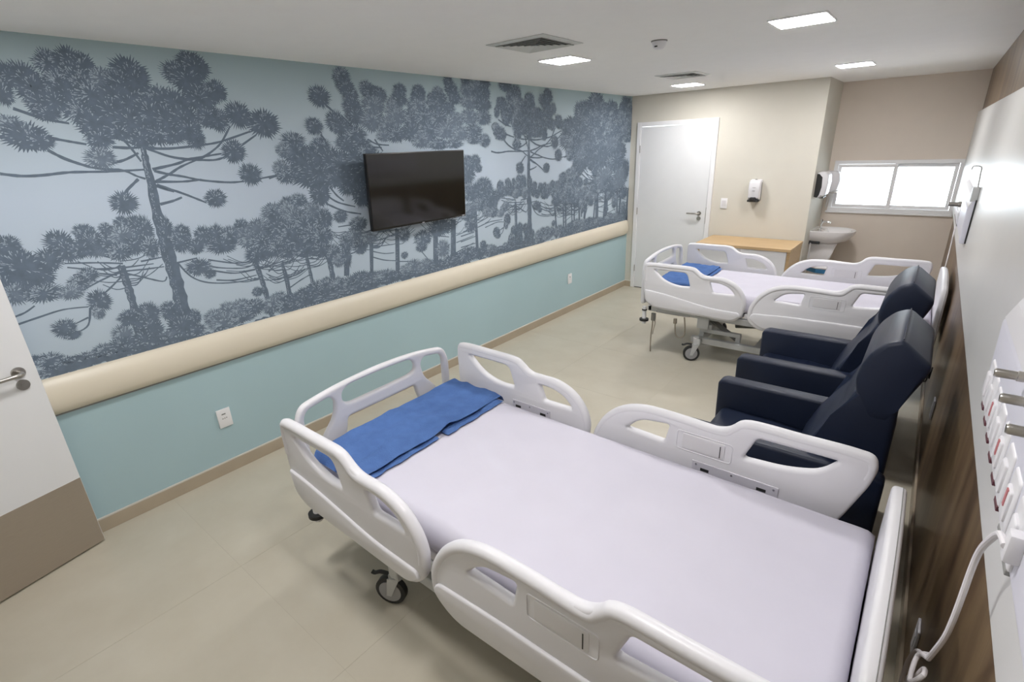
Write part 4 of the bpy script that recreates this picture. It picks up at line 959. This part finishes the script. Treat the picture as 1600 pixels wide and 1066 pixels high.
def make_bed(label, grp):
    t = thing('hospital_bed', label, 'hospital bed', (BX, BY, 0), 0, grp)
    # wheeled base
    bm = bmesh.new()
    for s in (-1, 1):
        b_box(bm, 1.66 - BX, 3.14 - BX, s * 0.36 - 0.022, s * 0.36 + 0.022, 0.165, 0.222, 0.004, 1)
    for xx in (1.735, 3.08):
        b_box(bm, xx - 0.03 - BX, xx + 0.03 - BX, -0.44, 0.44, 0.168, 0.224, 0.004, 1)
    b_box(bm, 2.20 - BX, 2.26 - BX, -0.34, 0.34, 0.17, 0.215, 0.003, 1)
    from_bm('base_frame', bm, M_GALV, t)
    for (x, y, a) in ((1.722, -0.415, 3.55), (1.722, 0.415, 3.1), (3.08, -0.415, 0.5), (3.08, 0.415, 2.4)):
        caster(t, x - BX, y, a)
    # lift: parallelogram arms and open box frame
    for s in (-1, 1):
        for (xa, za, xb, zb) in ((2.06, 0.225, 1.78, 0.40), (2.92, 0.225, 2.64, 0.40)):
            bm = bmesh.new()
            b_tube(bm, [Vector((xa - BX, s * 0.30, za)), Vector((xb - BX, s * 0.30, zb))], 0.024, 4)
            from_bm('lift_arm', bm, M_DGALV, t)
    bm = bmesh.new()
    b_box(bm, 1.72 - BX, 2.08 - BX, -0.335, -0.305, 0.262, 0.300, 0.003, 1); b_box(bm, 2.04 - BX, 2.08 - BX, -0.335, -0.305, 0.20, 0.262, 0.003, 1)
    b_box(bm, 1.72 - BX, 1.76 - BX, -0.335, -0.305, 0.20, 0.262, 0.003, 1)
    from_bm('lift_bracket', bm, M_GALV, t)
    box('cross_beam', 1.74 - BX, 1.83 - BX, -0.34, 0.34, 0.30, 0.345, M_GALV, t, 0.004, 1)
    box('cross_beam', 2.60 - BX, 2.68 - BX, -0.34, 0.34, 0.30, 0.345, M_GALV, t, 0.004, 1)
    bm = bmesh.new()
    b_cyl(bm, (1.95 - BX, 0, 0.27), (2.55 - BX, 0, 0.36), 0.030, n=14); b_box(bm, 2.48 - BX, 2.66 - BX, -0.05, 0.05, 0.30, 0.40, 0.01, 2)
    from_bm('lift_motor', bm, M_DGALV, t)
    # upper frame
    bm = bmesh.new()
    for s in (-1, 1):
        b_box(bm, 1.26 - BX, 3.34 - BX, s * 0.43 - 0.02, s * 0.43 + 0.02, 0.385, 0.440, 0.004, 1)
    for xx in (1.27, 1.75, 2.30, 2.85, 3.33):
        b_box(bm, xx - 0.02 - BX, xx + 0.02 - BX, -0.45, 0.45, 0.388, 0.437, 0.003, 1)
    for s in (-1, 1):
        b_box(bm, 1.73 - BX, 1.83 - BX, s * 0.455 - 0.01, s * 0.455 + 0.02, 0.30, 0.44, 0.004, 1)
        b_box(bm, 2.62 - BX, 2.70 - BX, s * 0.455 - 0.01, s * 0.455 + 0.02, 0.34, 0.44, 0.004, 1)
    from_bm('upper_frame', bm, M_GALV, t)
    for s in (-1, 1):
        tube('drain_bag_rail', [(1.36 - BX, s * 0.475, 0.405), (1.38 - BX, s * 0.492, 0.398), (1.64 - BX, s * 0.492, 0.398), (1.66 - BX, s * 0.475, 0.405)], 0.005, M_CHROME, t, 8, 4)
    for k, (xa, xb) in enumerate(((1.275, 1.80), (1.81, 2.10), (2.11, 2.60), (2.61, 3.33))):
        box('mattress_deck', xa - BX, xb - BX, -0.445, 0.445, 0.442, 0.492, M_ABS2, t, 0.012, 2)
    # corner bumpers with rubber rings
    for s in (-1, 1):
        bm = bmesh.new()
        b_cyl(bm, (1.232 - BX, s * 0.475, 0.262), (1.232 - BX, s * 0.475, 0.43), 0.019, n=16)
        cp = from_bm('corner_post', bm, M_WHITE, t)
        bm = bmesh.new()
        b_lathe(bm, [(0.022, 0.0), (0.043, 0.005), (0.043, 0.024), (0.022, 0.026)], (1.232 - BX, s * 0.475, 0.285), 20)
        from_bm('rubber_bumper', bm, M_BLACK, cp)
        bm = bmesh.new()
        b_lathe(bm, [(0.020, 0.0), (0.024, 0.002), (0.024, 0.012), (0.02, 0.014)], (1.232 - BX, s * 0.475, 0.39), 20)
        from_bm('rubber_ring', bm, M_BLACK, cp)
        bm = bmesh.new()
        b_lathe(bm, [(0.022, 0.0), (0.034, 0.006), (0.034, 0.030), (0.022, 0.036)], (3.355 - BX, s * 0.475, 0.30), 20)
        b_cyl(bm, (3.30 - BX, s * 0.475, 0.318), (3.35 - BX, s * 0.475, 0.318), 0.014, n=12)
        from_bm('head_bumper', bm, M_BLACK, t)
    # footboard
    FB = [(.660, .45, .03), (.655, .78, .05), (.690, .862, .05), (.85, .889, .1), (1.0, .901, .1), (1.142, .906, .1), (1.29, .902, .1), (1.43, .890, .1), (1.585, .862, .05), (1.618, .78, .05), (1.615, .45, .03)]
    ha = [(.703, .62, .02), (.700, .80, .03), (.722, .832, .03), (.842, .853, .03), (.868, .82, .03), (.853, .74, .05), (.775, .655, .05), (.73, .56, .02)]
    hc = [(2.274 - a, b, c) for a, b, c in ha]
    hb = [(.905, .80, .03), (.908, .850, .02), (.945, .873, .03), (1.14, .878, .1), (1.335, .871, .03), (1.368, .84, .02), (1.366, .80, .03), (1.33, .785, .02), (1.14, .779, .1), (.94, .779, .02)]
    hd = [(.92, .712, .03), (1.14, .708, .1), (1.355, .712, .03), (1.362, .66, .03), (1.40, .56, .02), (.872, .56, .02), (.912, .66, .03)]
    cy = lambda pts: [(p[0] - BY,) + tuple(p[1:]) for p in pts]
    bm = moulded(corner_path(cy(FB), 0.03, 6), [corner_path(cy(h), 0.02, 5) for h in (ha, hb, hc, hd)], 0.036, 0.014, 'yz', 1.205 - BX)
    fb = from_bm('footboard', bm, M_ABS, t, 40)
    fb['label'] = 'white moulded footboard with openings'
    # headboard
    HB = [(.690, .42, .03), (.690, .80, .05), (.730, .862, .06), (.95, .893, .1), (1.142, .900, .1), (1.33, .893, .1), (1.55, .862, .06), (1.590, .80, .05), (1.59, .42, .03)]
    bm = moulded(corner_path(cy(HB), 0.03, 6), [], 0.040, 0.013, 'yz', 3.362 - BX)
    h1 = from_bm('headboard', bm, M_ABS, t, 40)
    h1['label'] = 'white solid headboard'
    tube('mould_seam', [(3.3705 - BX, p[0], p[1]) for p in corner_path(cy(HB), 0.03, 6)][::-1], 0.0012, M_GREY, h1, 6, closed=True)
    pf = (2.585, 2.822, 0.655, 0.748)
    for s in (-1, 1):
        wd = 'camera' if s < 0 else 'far'
        side_rail(t, FOOT_RAIL, [FOOT_H1, FOOT_H2], SKIRT_F, GRIP_F, s, None, (1.66, 1.91, 0.555, 0.622), 'foot-end side rail on the %s side' % wd)
        side_rail(t, HEAD_RAIL, [HEAD_H1, HEAD_H2], SKIRT_H, GRIP_H, s, pf, (2.665, 3.01, 0.565, 0.622), 'head-end side rail with control panel on the %s side' % wd)
        for xx in (1.79, 2.80):
            bm = bmesh.new()
            b_box(bm, xx - 0.06 - BX, xx + 0.06 - BX, min(s * 0.45, s * 0.53), max(s * 0.45, s * 0.53), 0.43, 0.465, 0.004, 1)
            b_box(bm, xx - 0.05 - BX, xx + 0.05 - BX, min(s * 0.522, s * 0.514), max(s * 0.522, s * 0.514), 0.44, 0.52, 0.002, 1)
            from_bm('rail_hinge_arm', bm, M_DGALV, t)
    return t

bed1 = make_bed('near hospital bed with white moulded rails, closest to the camera', 'hospital beds')
bed2 = copy_tree(bed1)
bed2['label'] = 'far hospital bed behind the two navy recliners, its wheel frame visible'
bed2.location = (BX + 0.07, 4.59, 0); bed2.rotation_euler = (0, 0, 0.018)
LIFT = 0.038
for ch in bed2.children:
    nm = ch.name.split('.')[0]
    if nm in ('side_rail', 'footboard', 'headboard', 'upper_frame', 'mattress_deck', 'corner_post', 'head_bumper', 'drain_bag_rail', 'rail_hinge_arm'):
        ch.location.z += LIFT

# cables hanging under the foot end of the far bed (parts of that bed)
def q2(pts, x, y):
    return [(p[0] + x - BX, p[1] + y, p[2]) for p in pts]
box('cable_clip', 1.298 - BX, 1.338 - BX, -0.47, -0.446, 0.335, 0.41, M_DGALV, bed2, 0.004, 2)
tube('hanging_cable', q2([(0, 0, 0.40), (0.004, 0.0, 0.30), (-0.006, 0.005, 0.18), (-0.002, 0.0, 0.06), (0.0, 0.0, 0.02)], 1.31, -0.462), 0.010, M_BEIGEC, bed2, 8, 5, ry=0.006)
tube('hook_wire', q2([(0.012, 0, 0.39), (0.03, 0, 0.32), (0.018, 0, 0.25), (0.012, 0, 0.20)], 1.31, -0.462), 0.004, M_BEIGEC, bed2, 6, 4)
box('cable_plug', 1.508 - BX, 1.536 - BX, -0.45, -0.426, 0.335, 0.385, M_BEIGEC, bed2, 0.004, 2)
tube('looped_cable', q2([(-0.008, 0, 0.35), (-0.002, 0, 0.28), (0.01, 0, 0.225), (0.05, 0, 0.205), (0.085, 0, 0.24), (0.09, 0, 0.30), (0.08, 0, 0.375), (0.075, 0, 0.41)], 1.53, -0.438), 0.0065, M_BEIGEC, bed2, 8, 5)

# ------------------------------------------------------------------ mattresses in white sheets
def mattress(loc, label, dz=0.0):
    bm = bmesh.new()
    nx, ny = 90, 42
    L, Wd, Hh, r = 2.055, 0.905, 0.150, 0.032
    rnd = random.Random(5)
    from mathutils import noise
    def P(u, v):
        # superellipse-like cushion: u in 0..1 length, v in 0..1 across, top surface
        x = (u - 0.5) * L; y = (v - 0.5) * Wd
        ex = max(0.0, abs(x) - (L / 2 - r)); ey = max(0.0, abs(y) - (Wd / 2 - r))
        d = math.sqrt(ex * ex + ey * ey)
        z = Hh - (r - math.sqrt(max(0.0, r * r - min(d, r) ** 2)))
        z += 0.0035 * noise.noise(Vector((x * 2.2, y * 3.0, 1.7))) + 0.0015 * noise.noise(Vector((x * 9, y * 9, 4.0)))
        return x, y, z
    top = [[bm.verts.new(P(i / nx, j / ny)) for j in range(ny + 1)] for i in range(nx + 1)]
    for i in range(nx):
        for j in range(ny):
            bm.faces.new((top[i][j], top[i + 1][j], top[i + 1][j + 1], top[i][j + 1]))
    ring = [top[i][0] for i in range(nx + 1)] + [top[nx][j] for j in range(1, ny + 1)] + [top[i][ny] for i in range(nx - 1, -1, -1)] + [top[0][j] for j in range(ny - 1, 0, -1)]
    prev = ring
    for z, k in ((0.075, 0.003), (0.03, 0.0), (0.006, -0.014)):
        cur = []
        for v in ring:
            n = Vector((v.co.x, v.co.y, 0))
            s = 1 + k / 0.45
            w = 0.004 * noise.noise(Vector((v.co.x * 14, v.co.y * 14, z * 5)))
            cur.append(bm.verts.new((v.co.x + (k + w) * (1 if v.co.x > 0 else -1) * (abs(v.co.x) > L / 2 - 0.01), v.co.y + (k + w) * (1 if v.co.y > 0 else -1) * (abs(v.co.y) > Wd / 2 - 0.01), z)))
        for k2 in range(len(ring)):
            bm.faces.new((prev[k2], prev[(k2 + 1) % len(ring)], cur[(k2 + 1) % len(ring)], cur[k2]))
        prev = cur
    bm.faces.new(prev)
    o = from_bm('mattress', bm, M_SHEET, None, 60)
    o.location = loc
    return tag(o, label, 'mattress')
mattress((2.308, BY, 0.4925), 'mattress in a smooth white sheet lying on the near bed')
m2 = mattress((2.378, 4.59, 0.4925 + LIFT), 'mattress in a smooth white sheet lying on the far bed')
m2.rotation_euler = (0, 0, 0.018)

# ------------------------------------------------------------------ folded blue blankets
def blanket(loc, label, seed, w0, w1, Lb, hump):
    """folded strip lying across the foot of the mattress; x = bed length, y = across"""
    from mathutils import noise
    t = thing('folded_blanket', label, 'blanket', loc)
    def sheet(nm, x0, x1, y0, y1, zf, th, curl=0.0):
        bm = bmesh.new()
        nx, ny = 36, 80
        def P(i, j, low):
            u = i / nx; v = j / ny
            y = y0 + (y1 - y0) * v
            wob = 0.016 * noise.noise(Vector((v * 5.0, seed, 0.3))) + 0.006 * noise.noise(Vector((v * 16.0, seed, 2.3)))
            xa = x0 + wob; xb = x1 + wob * 0.7
            x = xa + (xb - xa) * u
            e = min(1.0, min(u, 1 - u) * 14, min(v, 1 - v) * 26)
            rr = math.sqrt(max(0.0, 1 - (1 - e) ** 2))
            zt = zf(u, v)
            f = 0.012 * noise.noise(Vector((x * 16, y * 9, seed))) + 0.0028 * noise.noise(Vector((x * 40, y * 26, seed + 3)))
            if low:
                return (x, y, zt + th * 0.5 * (1 - rr))
            return (x, y, zt + th * (0.5 + 0.5 * rr) + f * rr)
        T = [[bm.verts.new(P(i, j, 0)) for j in range(ny + 1)] for i in range(nx + 1)]
        Bt = [[bm.verts.new(P(i, j, 1)) for j in range(ny + 1)] for i in range(nx + 1)]
        for i in range(nx):
            for j in range(ny):
                bm.faces.new((T[i][j], T[i + 1][j], T[i + 1][j + 1], T[i][j + 1]))
                bm.faces.new((Bt[i][j], Bt[i][j + 1], Bt[i + 1][j + 1], Bt[i + 1][j]))
        for i in range(nx):
            bm.faces.new((T[i][0], Bt[i][0], Bt[i + 1][0], T[i + 1][0])); bm.faces.new((T[i][ny], T[i + 1][ny], Bt[i + 1][ny], Bt[i][ny]))
        for j in range(ny):
            bm.faces.new((T[0][j], T[0][j + 1], Bt[0][j + 1], Bt[0][j])); bm.faces.new((T[nx][j], Bt[nx][j], Bt[nx][j + 1], T[nx][j + 1]))
        return from_bm(nm, bm, M_BLUE, t, 70)
    hw = Lb / 2
    def z_low(u, v): return 0.0025
    def z_top(u, v):
        base = 0.0185
        h = hump * math.exp(-((v - 0.50 - 0.10 * (u - 0.5)) / 0.055) ** 2) * (0.5 + 0.5 * u)
        h -= 0.040 * max(0.0, (abs(v - 0.5) * 2 - 0.955) / 0.045) ** 1.5
        h += 0.008 * math.exp(-((v - 0.86) / 0.10) ** 2) * (1 - u)
        return base + h
    sheet('blanket_fold', w0 + 0.006, w1 + 0.020, -0.430, -0.035, z_low, 0.014)
    sheet('blanket_fold', w0 + 0.006, w1 + 0.028, 0.010, 0.430, z_low, 0.014)
    sheet('blanket_fold', w0, w1, -hw, hw, z_top, 0.016)
    return t
blanket((1.30, BY, 0.6425), 'blue blanket folded across the foot of the near bed', 1.3, -0.02, 0.345, 0.935, 0.020)
bl2 = blanket((1.37, 4.572, 0.6425 + LIFT), 'blue blanket folded across the foot of the far bed', 6.1, -0.02, 0.33, 0.93, 0.006)

bl2.rotation_euler = (0, 0, 0.018)

# ================================================================== RECLINERS
def make_chair(loc, label):
    t = thing('recliner', label, 'armchair', loc, 0, 'navy recliners')
    XO = 2.9
    pr = lambda pts: [(x - XO, z) for x, z in pts]
    for s in (-1, 1):
        a, b = sorted((s * 0.262, s * 0.352))
        bm = bmesh.new()
        b_prism(bm, pr([(2.472, 0.06), (2.465, 0.57), (2.50, 0.590), (3.28, 0.598), (3.335, 0.575), (3.335, 0.06)]), 1, a, b, 0.018, 3)
        arm = from_bm('armrest', bm, M_NAVY, t, 40)
    bm = bmesh.new(); b_prism(bm, pr([(2.515, 0.28), (2.500, 0.40), (2.53, 0.425), (2.80, 0.418), (3.10, 0.395), (3.10, 0.28)]), 1, -0.258, 0.258, 0.02, 3)
    from_bm('seat_cushion', bm, M_NAVY, t, 40)
    bm = bmesh.new(); b_prism(bm, pr([(2.500, 0.075), (2.490, 0.33), (2.55, 0.33), (2.55, 0.075)]), 1, -0.256, 0.256, 0.014, 3)
    from_bm('footrest', bm, M_NAVY, t, 40)
    bm = bmesh.new(); b_prism(bm, pr([(2.95, 0.44), (3.01, 0.60), (3.115, 0.77), (3.165, 0.925), (3.30, 0.90), (3.322, 0.84), (3.326, 0.55), (3.28, 0.36), (3.0, 0.36)]), 1, -0.255, 0.255, 0.022, 3)
    from_bm('backrest', bm, M_NAVY, t, 40)
    bm = bmesh.new(); b_prism(bm, pr([(3.168, 0.90), (3.154, 0.965), (3.163, 1.03), (3.186, 1.088), (3.228, 1.142), (3.282, 1.166), (3.388, 1.078), (3.380, 1.03), (3.318, 0.87), (3.30, 0.80), (3.22, 0.80)]), 1, -0.2565, 0.2565, 0.020, 3)
    hd = from_bm('headrest', bm, M_NAVY, t, 40)
    tube('piping', [(3.281 - XO, -0.240, 1.1655), (3.281 - XO, 0.240, 1.1655)], 0.0022, M_NAVY, hd, 6)
    for (x, s) in ((2.52, -1), (2.52, 1), (3.28, -1), (3.28, 1)):
        bm = bmesh.new(); b_cyl(bm, (x - XO, s * 0.307, 0), (x - XO, s * 0.307, 0.062), 0.02, 0.026, 16)
        from_bm('leg', bm, M_BLACK, t)
    bm = bmesh.new(); b_box(bm, 2.60 - XO, 3.25 - XO, -0.25, 0.25, 0.15, 0.28, 0.01, 1); from_bm('seat_base', bm, M_BLACK, t)
    return t
ch1 = make_chair((2.9, 2.355, 0), 'navy leatherette recliner nearer the near bed, seen just over its rail')
ch2 = copy_tree(ch1)
ch2.location = (2.885, 3.385, 0); ch2['label'] = 'navy leatherette recliner standing next to the far bed'
t = thing('loose_cord', 'thin black cord dangling behind the nearer recliner', 'cord', (3.395, 2.66, 0))
tube('cord', [(-0.06, 0.0, 0.79), (-0.04, 0.0, 0.80), (-0.01, 0.0, 0.815), (0.005, 0, 0.80), (0.012, 0, 0.86), (0.016, 0, 0.82), (0.018, 0, 0.88)], 0.003, M_BLACK, t, 6, 4)

# ================================================================== RIGHT WALL FITTINGS (frame of the turned wall)
def rthing(name, label, cat, y, group=None):
    return thing(name, label, cat, (W0 - math.sin(YAW) * y, math.cos(YAW) * y, 0), YAW, group)
def console(label, y0, length, depth, sockets, with_red=True):
    t = rthing('medical_console', label, 'medical console', y0)
    d = depth
    zt = 1.50
    bm = bmesh.new()
    b_prism(bm, [(-0.0285, 1.272), (-d + 0.004, 1.272), (-d, 1.285), (-d - 0.006, zt - 0.02), (-d + 0.014, zt + 0.02), (-0.0285, zt + 0.045)], 1, -length, 0, 0.003, 1)
    from_bm('console_body', bm, M_CONS, t)
    bm = bmesh.new()
    b_prism(bm, [(-d - 0.001, zt - 0.016), (-d + 0.0125, zt + 0.022), (-0.030, zt + 0.048), (-0.0285, zt + 0.05), (-d + 0.011, zt + 0.026), (-d - 0.004, zt - 0.012)], 1, -length, 0.001, 0.0005, 1)
    from_bm('console_lid', bm, M_ABS, t)
    for k in range(sockets):
        y = -0.075 - 0.0915 * k
        bm = bmesh.new()
        b_box(bm, -d - 0.007, -d + 0.002, y - 0.036, y + 0.030, 1.290, 1.395, 0.006, 3)
        b_box(bm, -d - 0.012, -d - 0.005, y - 0.022, y + 0.016, 1.31, 1.368, 0.005, 3)
        s = from_bm('socket', bm, M_ABS, t, 40)
        b2 = bmesh.new(); b_box(b2, -d - 0.004, -d + 0.004, y - 0.020, y + 0.020, 1.273, 1.283, 0.001, 1)
        from_bm('socket_slit', b2, M_DARKRED if k < 6 else M_GREY, s)
        if with_red and k in (2, 4, 6):
            b3 = bmesh.new(); b_box(b3, -d - 0.0135, -d - 0.0115, y - 0.012, y - 0.002, 1.335, 1.366); from_bm('red_mark', b3, M_RED, s)
    return t
con1 = console('pale medical gas and socket console on the wall above the near headboard', 1.40, 2.0, 0.050, 8)
d0 = 0.050
for k, y in enumerate((-0.475, -0.595, -0.715)):
    z = 1.508
    bm = bmesh.new()
    b_tube(bm, [(-d0, y, z), (-d0 - 0.008, y, z), (-d0 - 0.009, y, z), (-d0 - 0.022, y, z), (-d0 - 0.023, y, z), (-d0 - 0.050, y, z), (-d0 - 0.053, y, z)], [0.013, 0.013, 0.0095, 0.0095, 0.008, 0.008, 0.0065], 16)
    gname = from_bm('gas_outlet', bm, M_STEEL, con1, 40)
    bm = bmesh.new()
    b_lathe(bm, [(0.011, 0.0), (0.017, -0.002), (0.017, -0.007), (0.011, -0.009)], (-d0 - 0.001, y, z), 20, axis='x')
    from_bm('colour_ring', bm, (M_GREY, M_YEL, M_ABS2)[k], gname)
con2 = console('pale medical gas and socket console on the wall above the far headboard', 5.35, 1.50, 0.060, 8, False)
box('shadow_gap_strip', -0.036, -0.0286, -1.5065, -1.5005, 1.275, 1.53, M_BLACK, con2)  # black strip painting in the shadow gap between console end and wall
# taller end box with hook and one outlet at the near end of the far console
bm = bmesh.new(); b_box(bm, -0.062, -0.0285, -1.50, -1.42, 1.52, 1.60, 0.003, 1); from_bm('end_box', bm, M_GALV, con2)
tube('wire_hook', [(-0.04, -1.46, 1.60), (-0.045, -1.46, 1.68), (-0.05, -1.48, 1.715), (-0.085, -1.48, 1.72), (-0.09, -1.48, 1.70)], 0.003, M_STEEL, con2, 8, 3)
bm = bmesh.new(); b_tube(bm, [(-0.085, -1.25, 1.478), (-0.10, -1.25, 1.478), (-0.101, -1.25, 1.478), (-0.15, -1.25, 1.478)], [0.018, 0.018, 0.013, 0.013], 16); from_bm('gas_outlet', bm, M_STEEL, con2, 40)

# nurse-call cord of the far bed
t = rthing('call_cord', 'thin white cord with a knotted end hanging beside the far headboard', 'cord', 5.25)
tube('cord', [(-0.035, 0.12, 1.27), (-0.036, 0.10, 1.15), (-0.036, 0.02, 1.0), (-0.038, -0.05, 0.90), (-0.04, -0.06, 0.84)], 0.0045, M_CORD, t, 8, 5)
tube('knot', [(-0.04, -0.06, 0.86), (-0.06, -0.10, 0.82), (-0.05, -0.03, 0.79), (-0.035, -0.09, 0.77), (-0.055, -0.06, 0.73), (-0.045, -0.10, 0.71), (-0.05, -0.05, 0.70), (-0.04, -0.07, 0.76)], 0.0045, M_CORD, t, 8, 5)

# white power cable from the near console
t = rthing('power_cable', 'white power cable plugged into the near console and looping down behind the bed', 'cable', 0.75)
pw = [(3.452, .632, 1.345), (3.450, .672, 1.338), (3.449, .712, 1.297), (3.448, .745, 1.249), (3.448, .756, 1.2), (3.448, .754, 1.14), (3.448, .756, 1.076), (3.448, .775, 1.01), (3.448, .845, .885)]
def rl(p):
    v = Vector((p[0] - (W0 - math.sin(YAW) * 0.75), p[1] - math.cos(YAW) * 0.75, p[2]))
    return Matrix.Rotation(-YAW, 3, 'Z') @ v
tube('cable', [rl(p) for p in pw], 0.0052, M_CORD, t, 10, 6)
tube('cable_loop', [rl(p) for p in [(3.448, .845, .885), (3.449, .936, .806), (3.449, 1.003, .745), (3.446, 1.045, .665), (3.443, 1.02, .60), (3.44, .95, .52)]], 0.0052, M_CORD, t, 10, 6)
tube('cable_knot', [rl(p) for p in [(3.448, .85, .88), (3.455, .90, .845), (3.443, .93, .80), (3.436, .87, .78), (3.45, .85, .83), (3.455, .90, .80), (3.44, .90, .74)]], 0.005, M_CORD, t, 10, 5)
bm = bmesh.new(); q = rl((3.445, .90, .70)); b_box(bm, q.x - 0.012, q.x + 0.012, q.y - 0.018, q.y + 0.018, q.z - 0.10, q.z + 0.05, 0.005, 2); from_bm('cable_connector', bm, M_ABS, t)
bm = bmesh.new(); q = rl((3.455, .635, 1.340)); b_box(bm, q.x - 0.004, q.x + 0.018, q.y - 0.014, q.y + 0.012, q.z - 0.018, q.z + 0.032, 0.005, 2); from_bm('plug', bm, M_ABS, t)

# plates on the walnut wall
def rplate(name, label, cat, y, z, h, w, m):
    t = rthing(name, label, cat, y)
    box('cover_plate', -0.009, -0.0005, -w / 2, w / 2, z - h / 2, z + h / 2, m, t, 0.003, 2)
    box('insert', -0.0105, -0.009, -w / 4, w / 4, z - h / 5, z + h / 5, M_ABS2, t)
rplate('wall_socket', 'grey socket plate low on the walnut wall behind the near headboard', 'socket', 1.525, 0.315, 0.12, 0.075, M_PLATE)
rplate('wall_socket', 'small grey socket plate low on the walnut wall between the recliners', 'socket', 3.26, 0.42, 0.12, 0.075, M_PLATE)
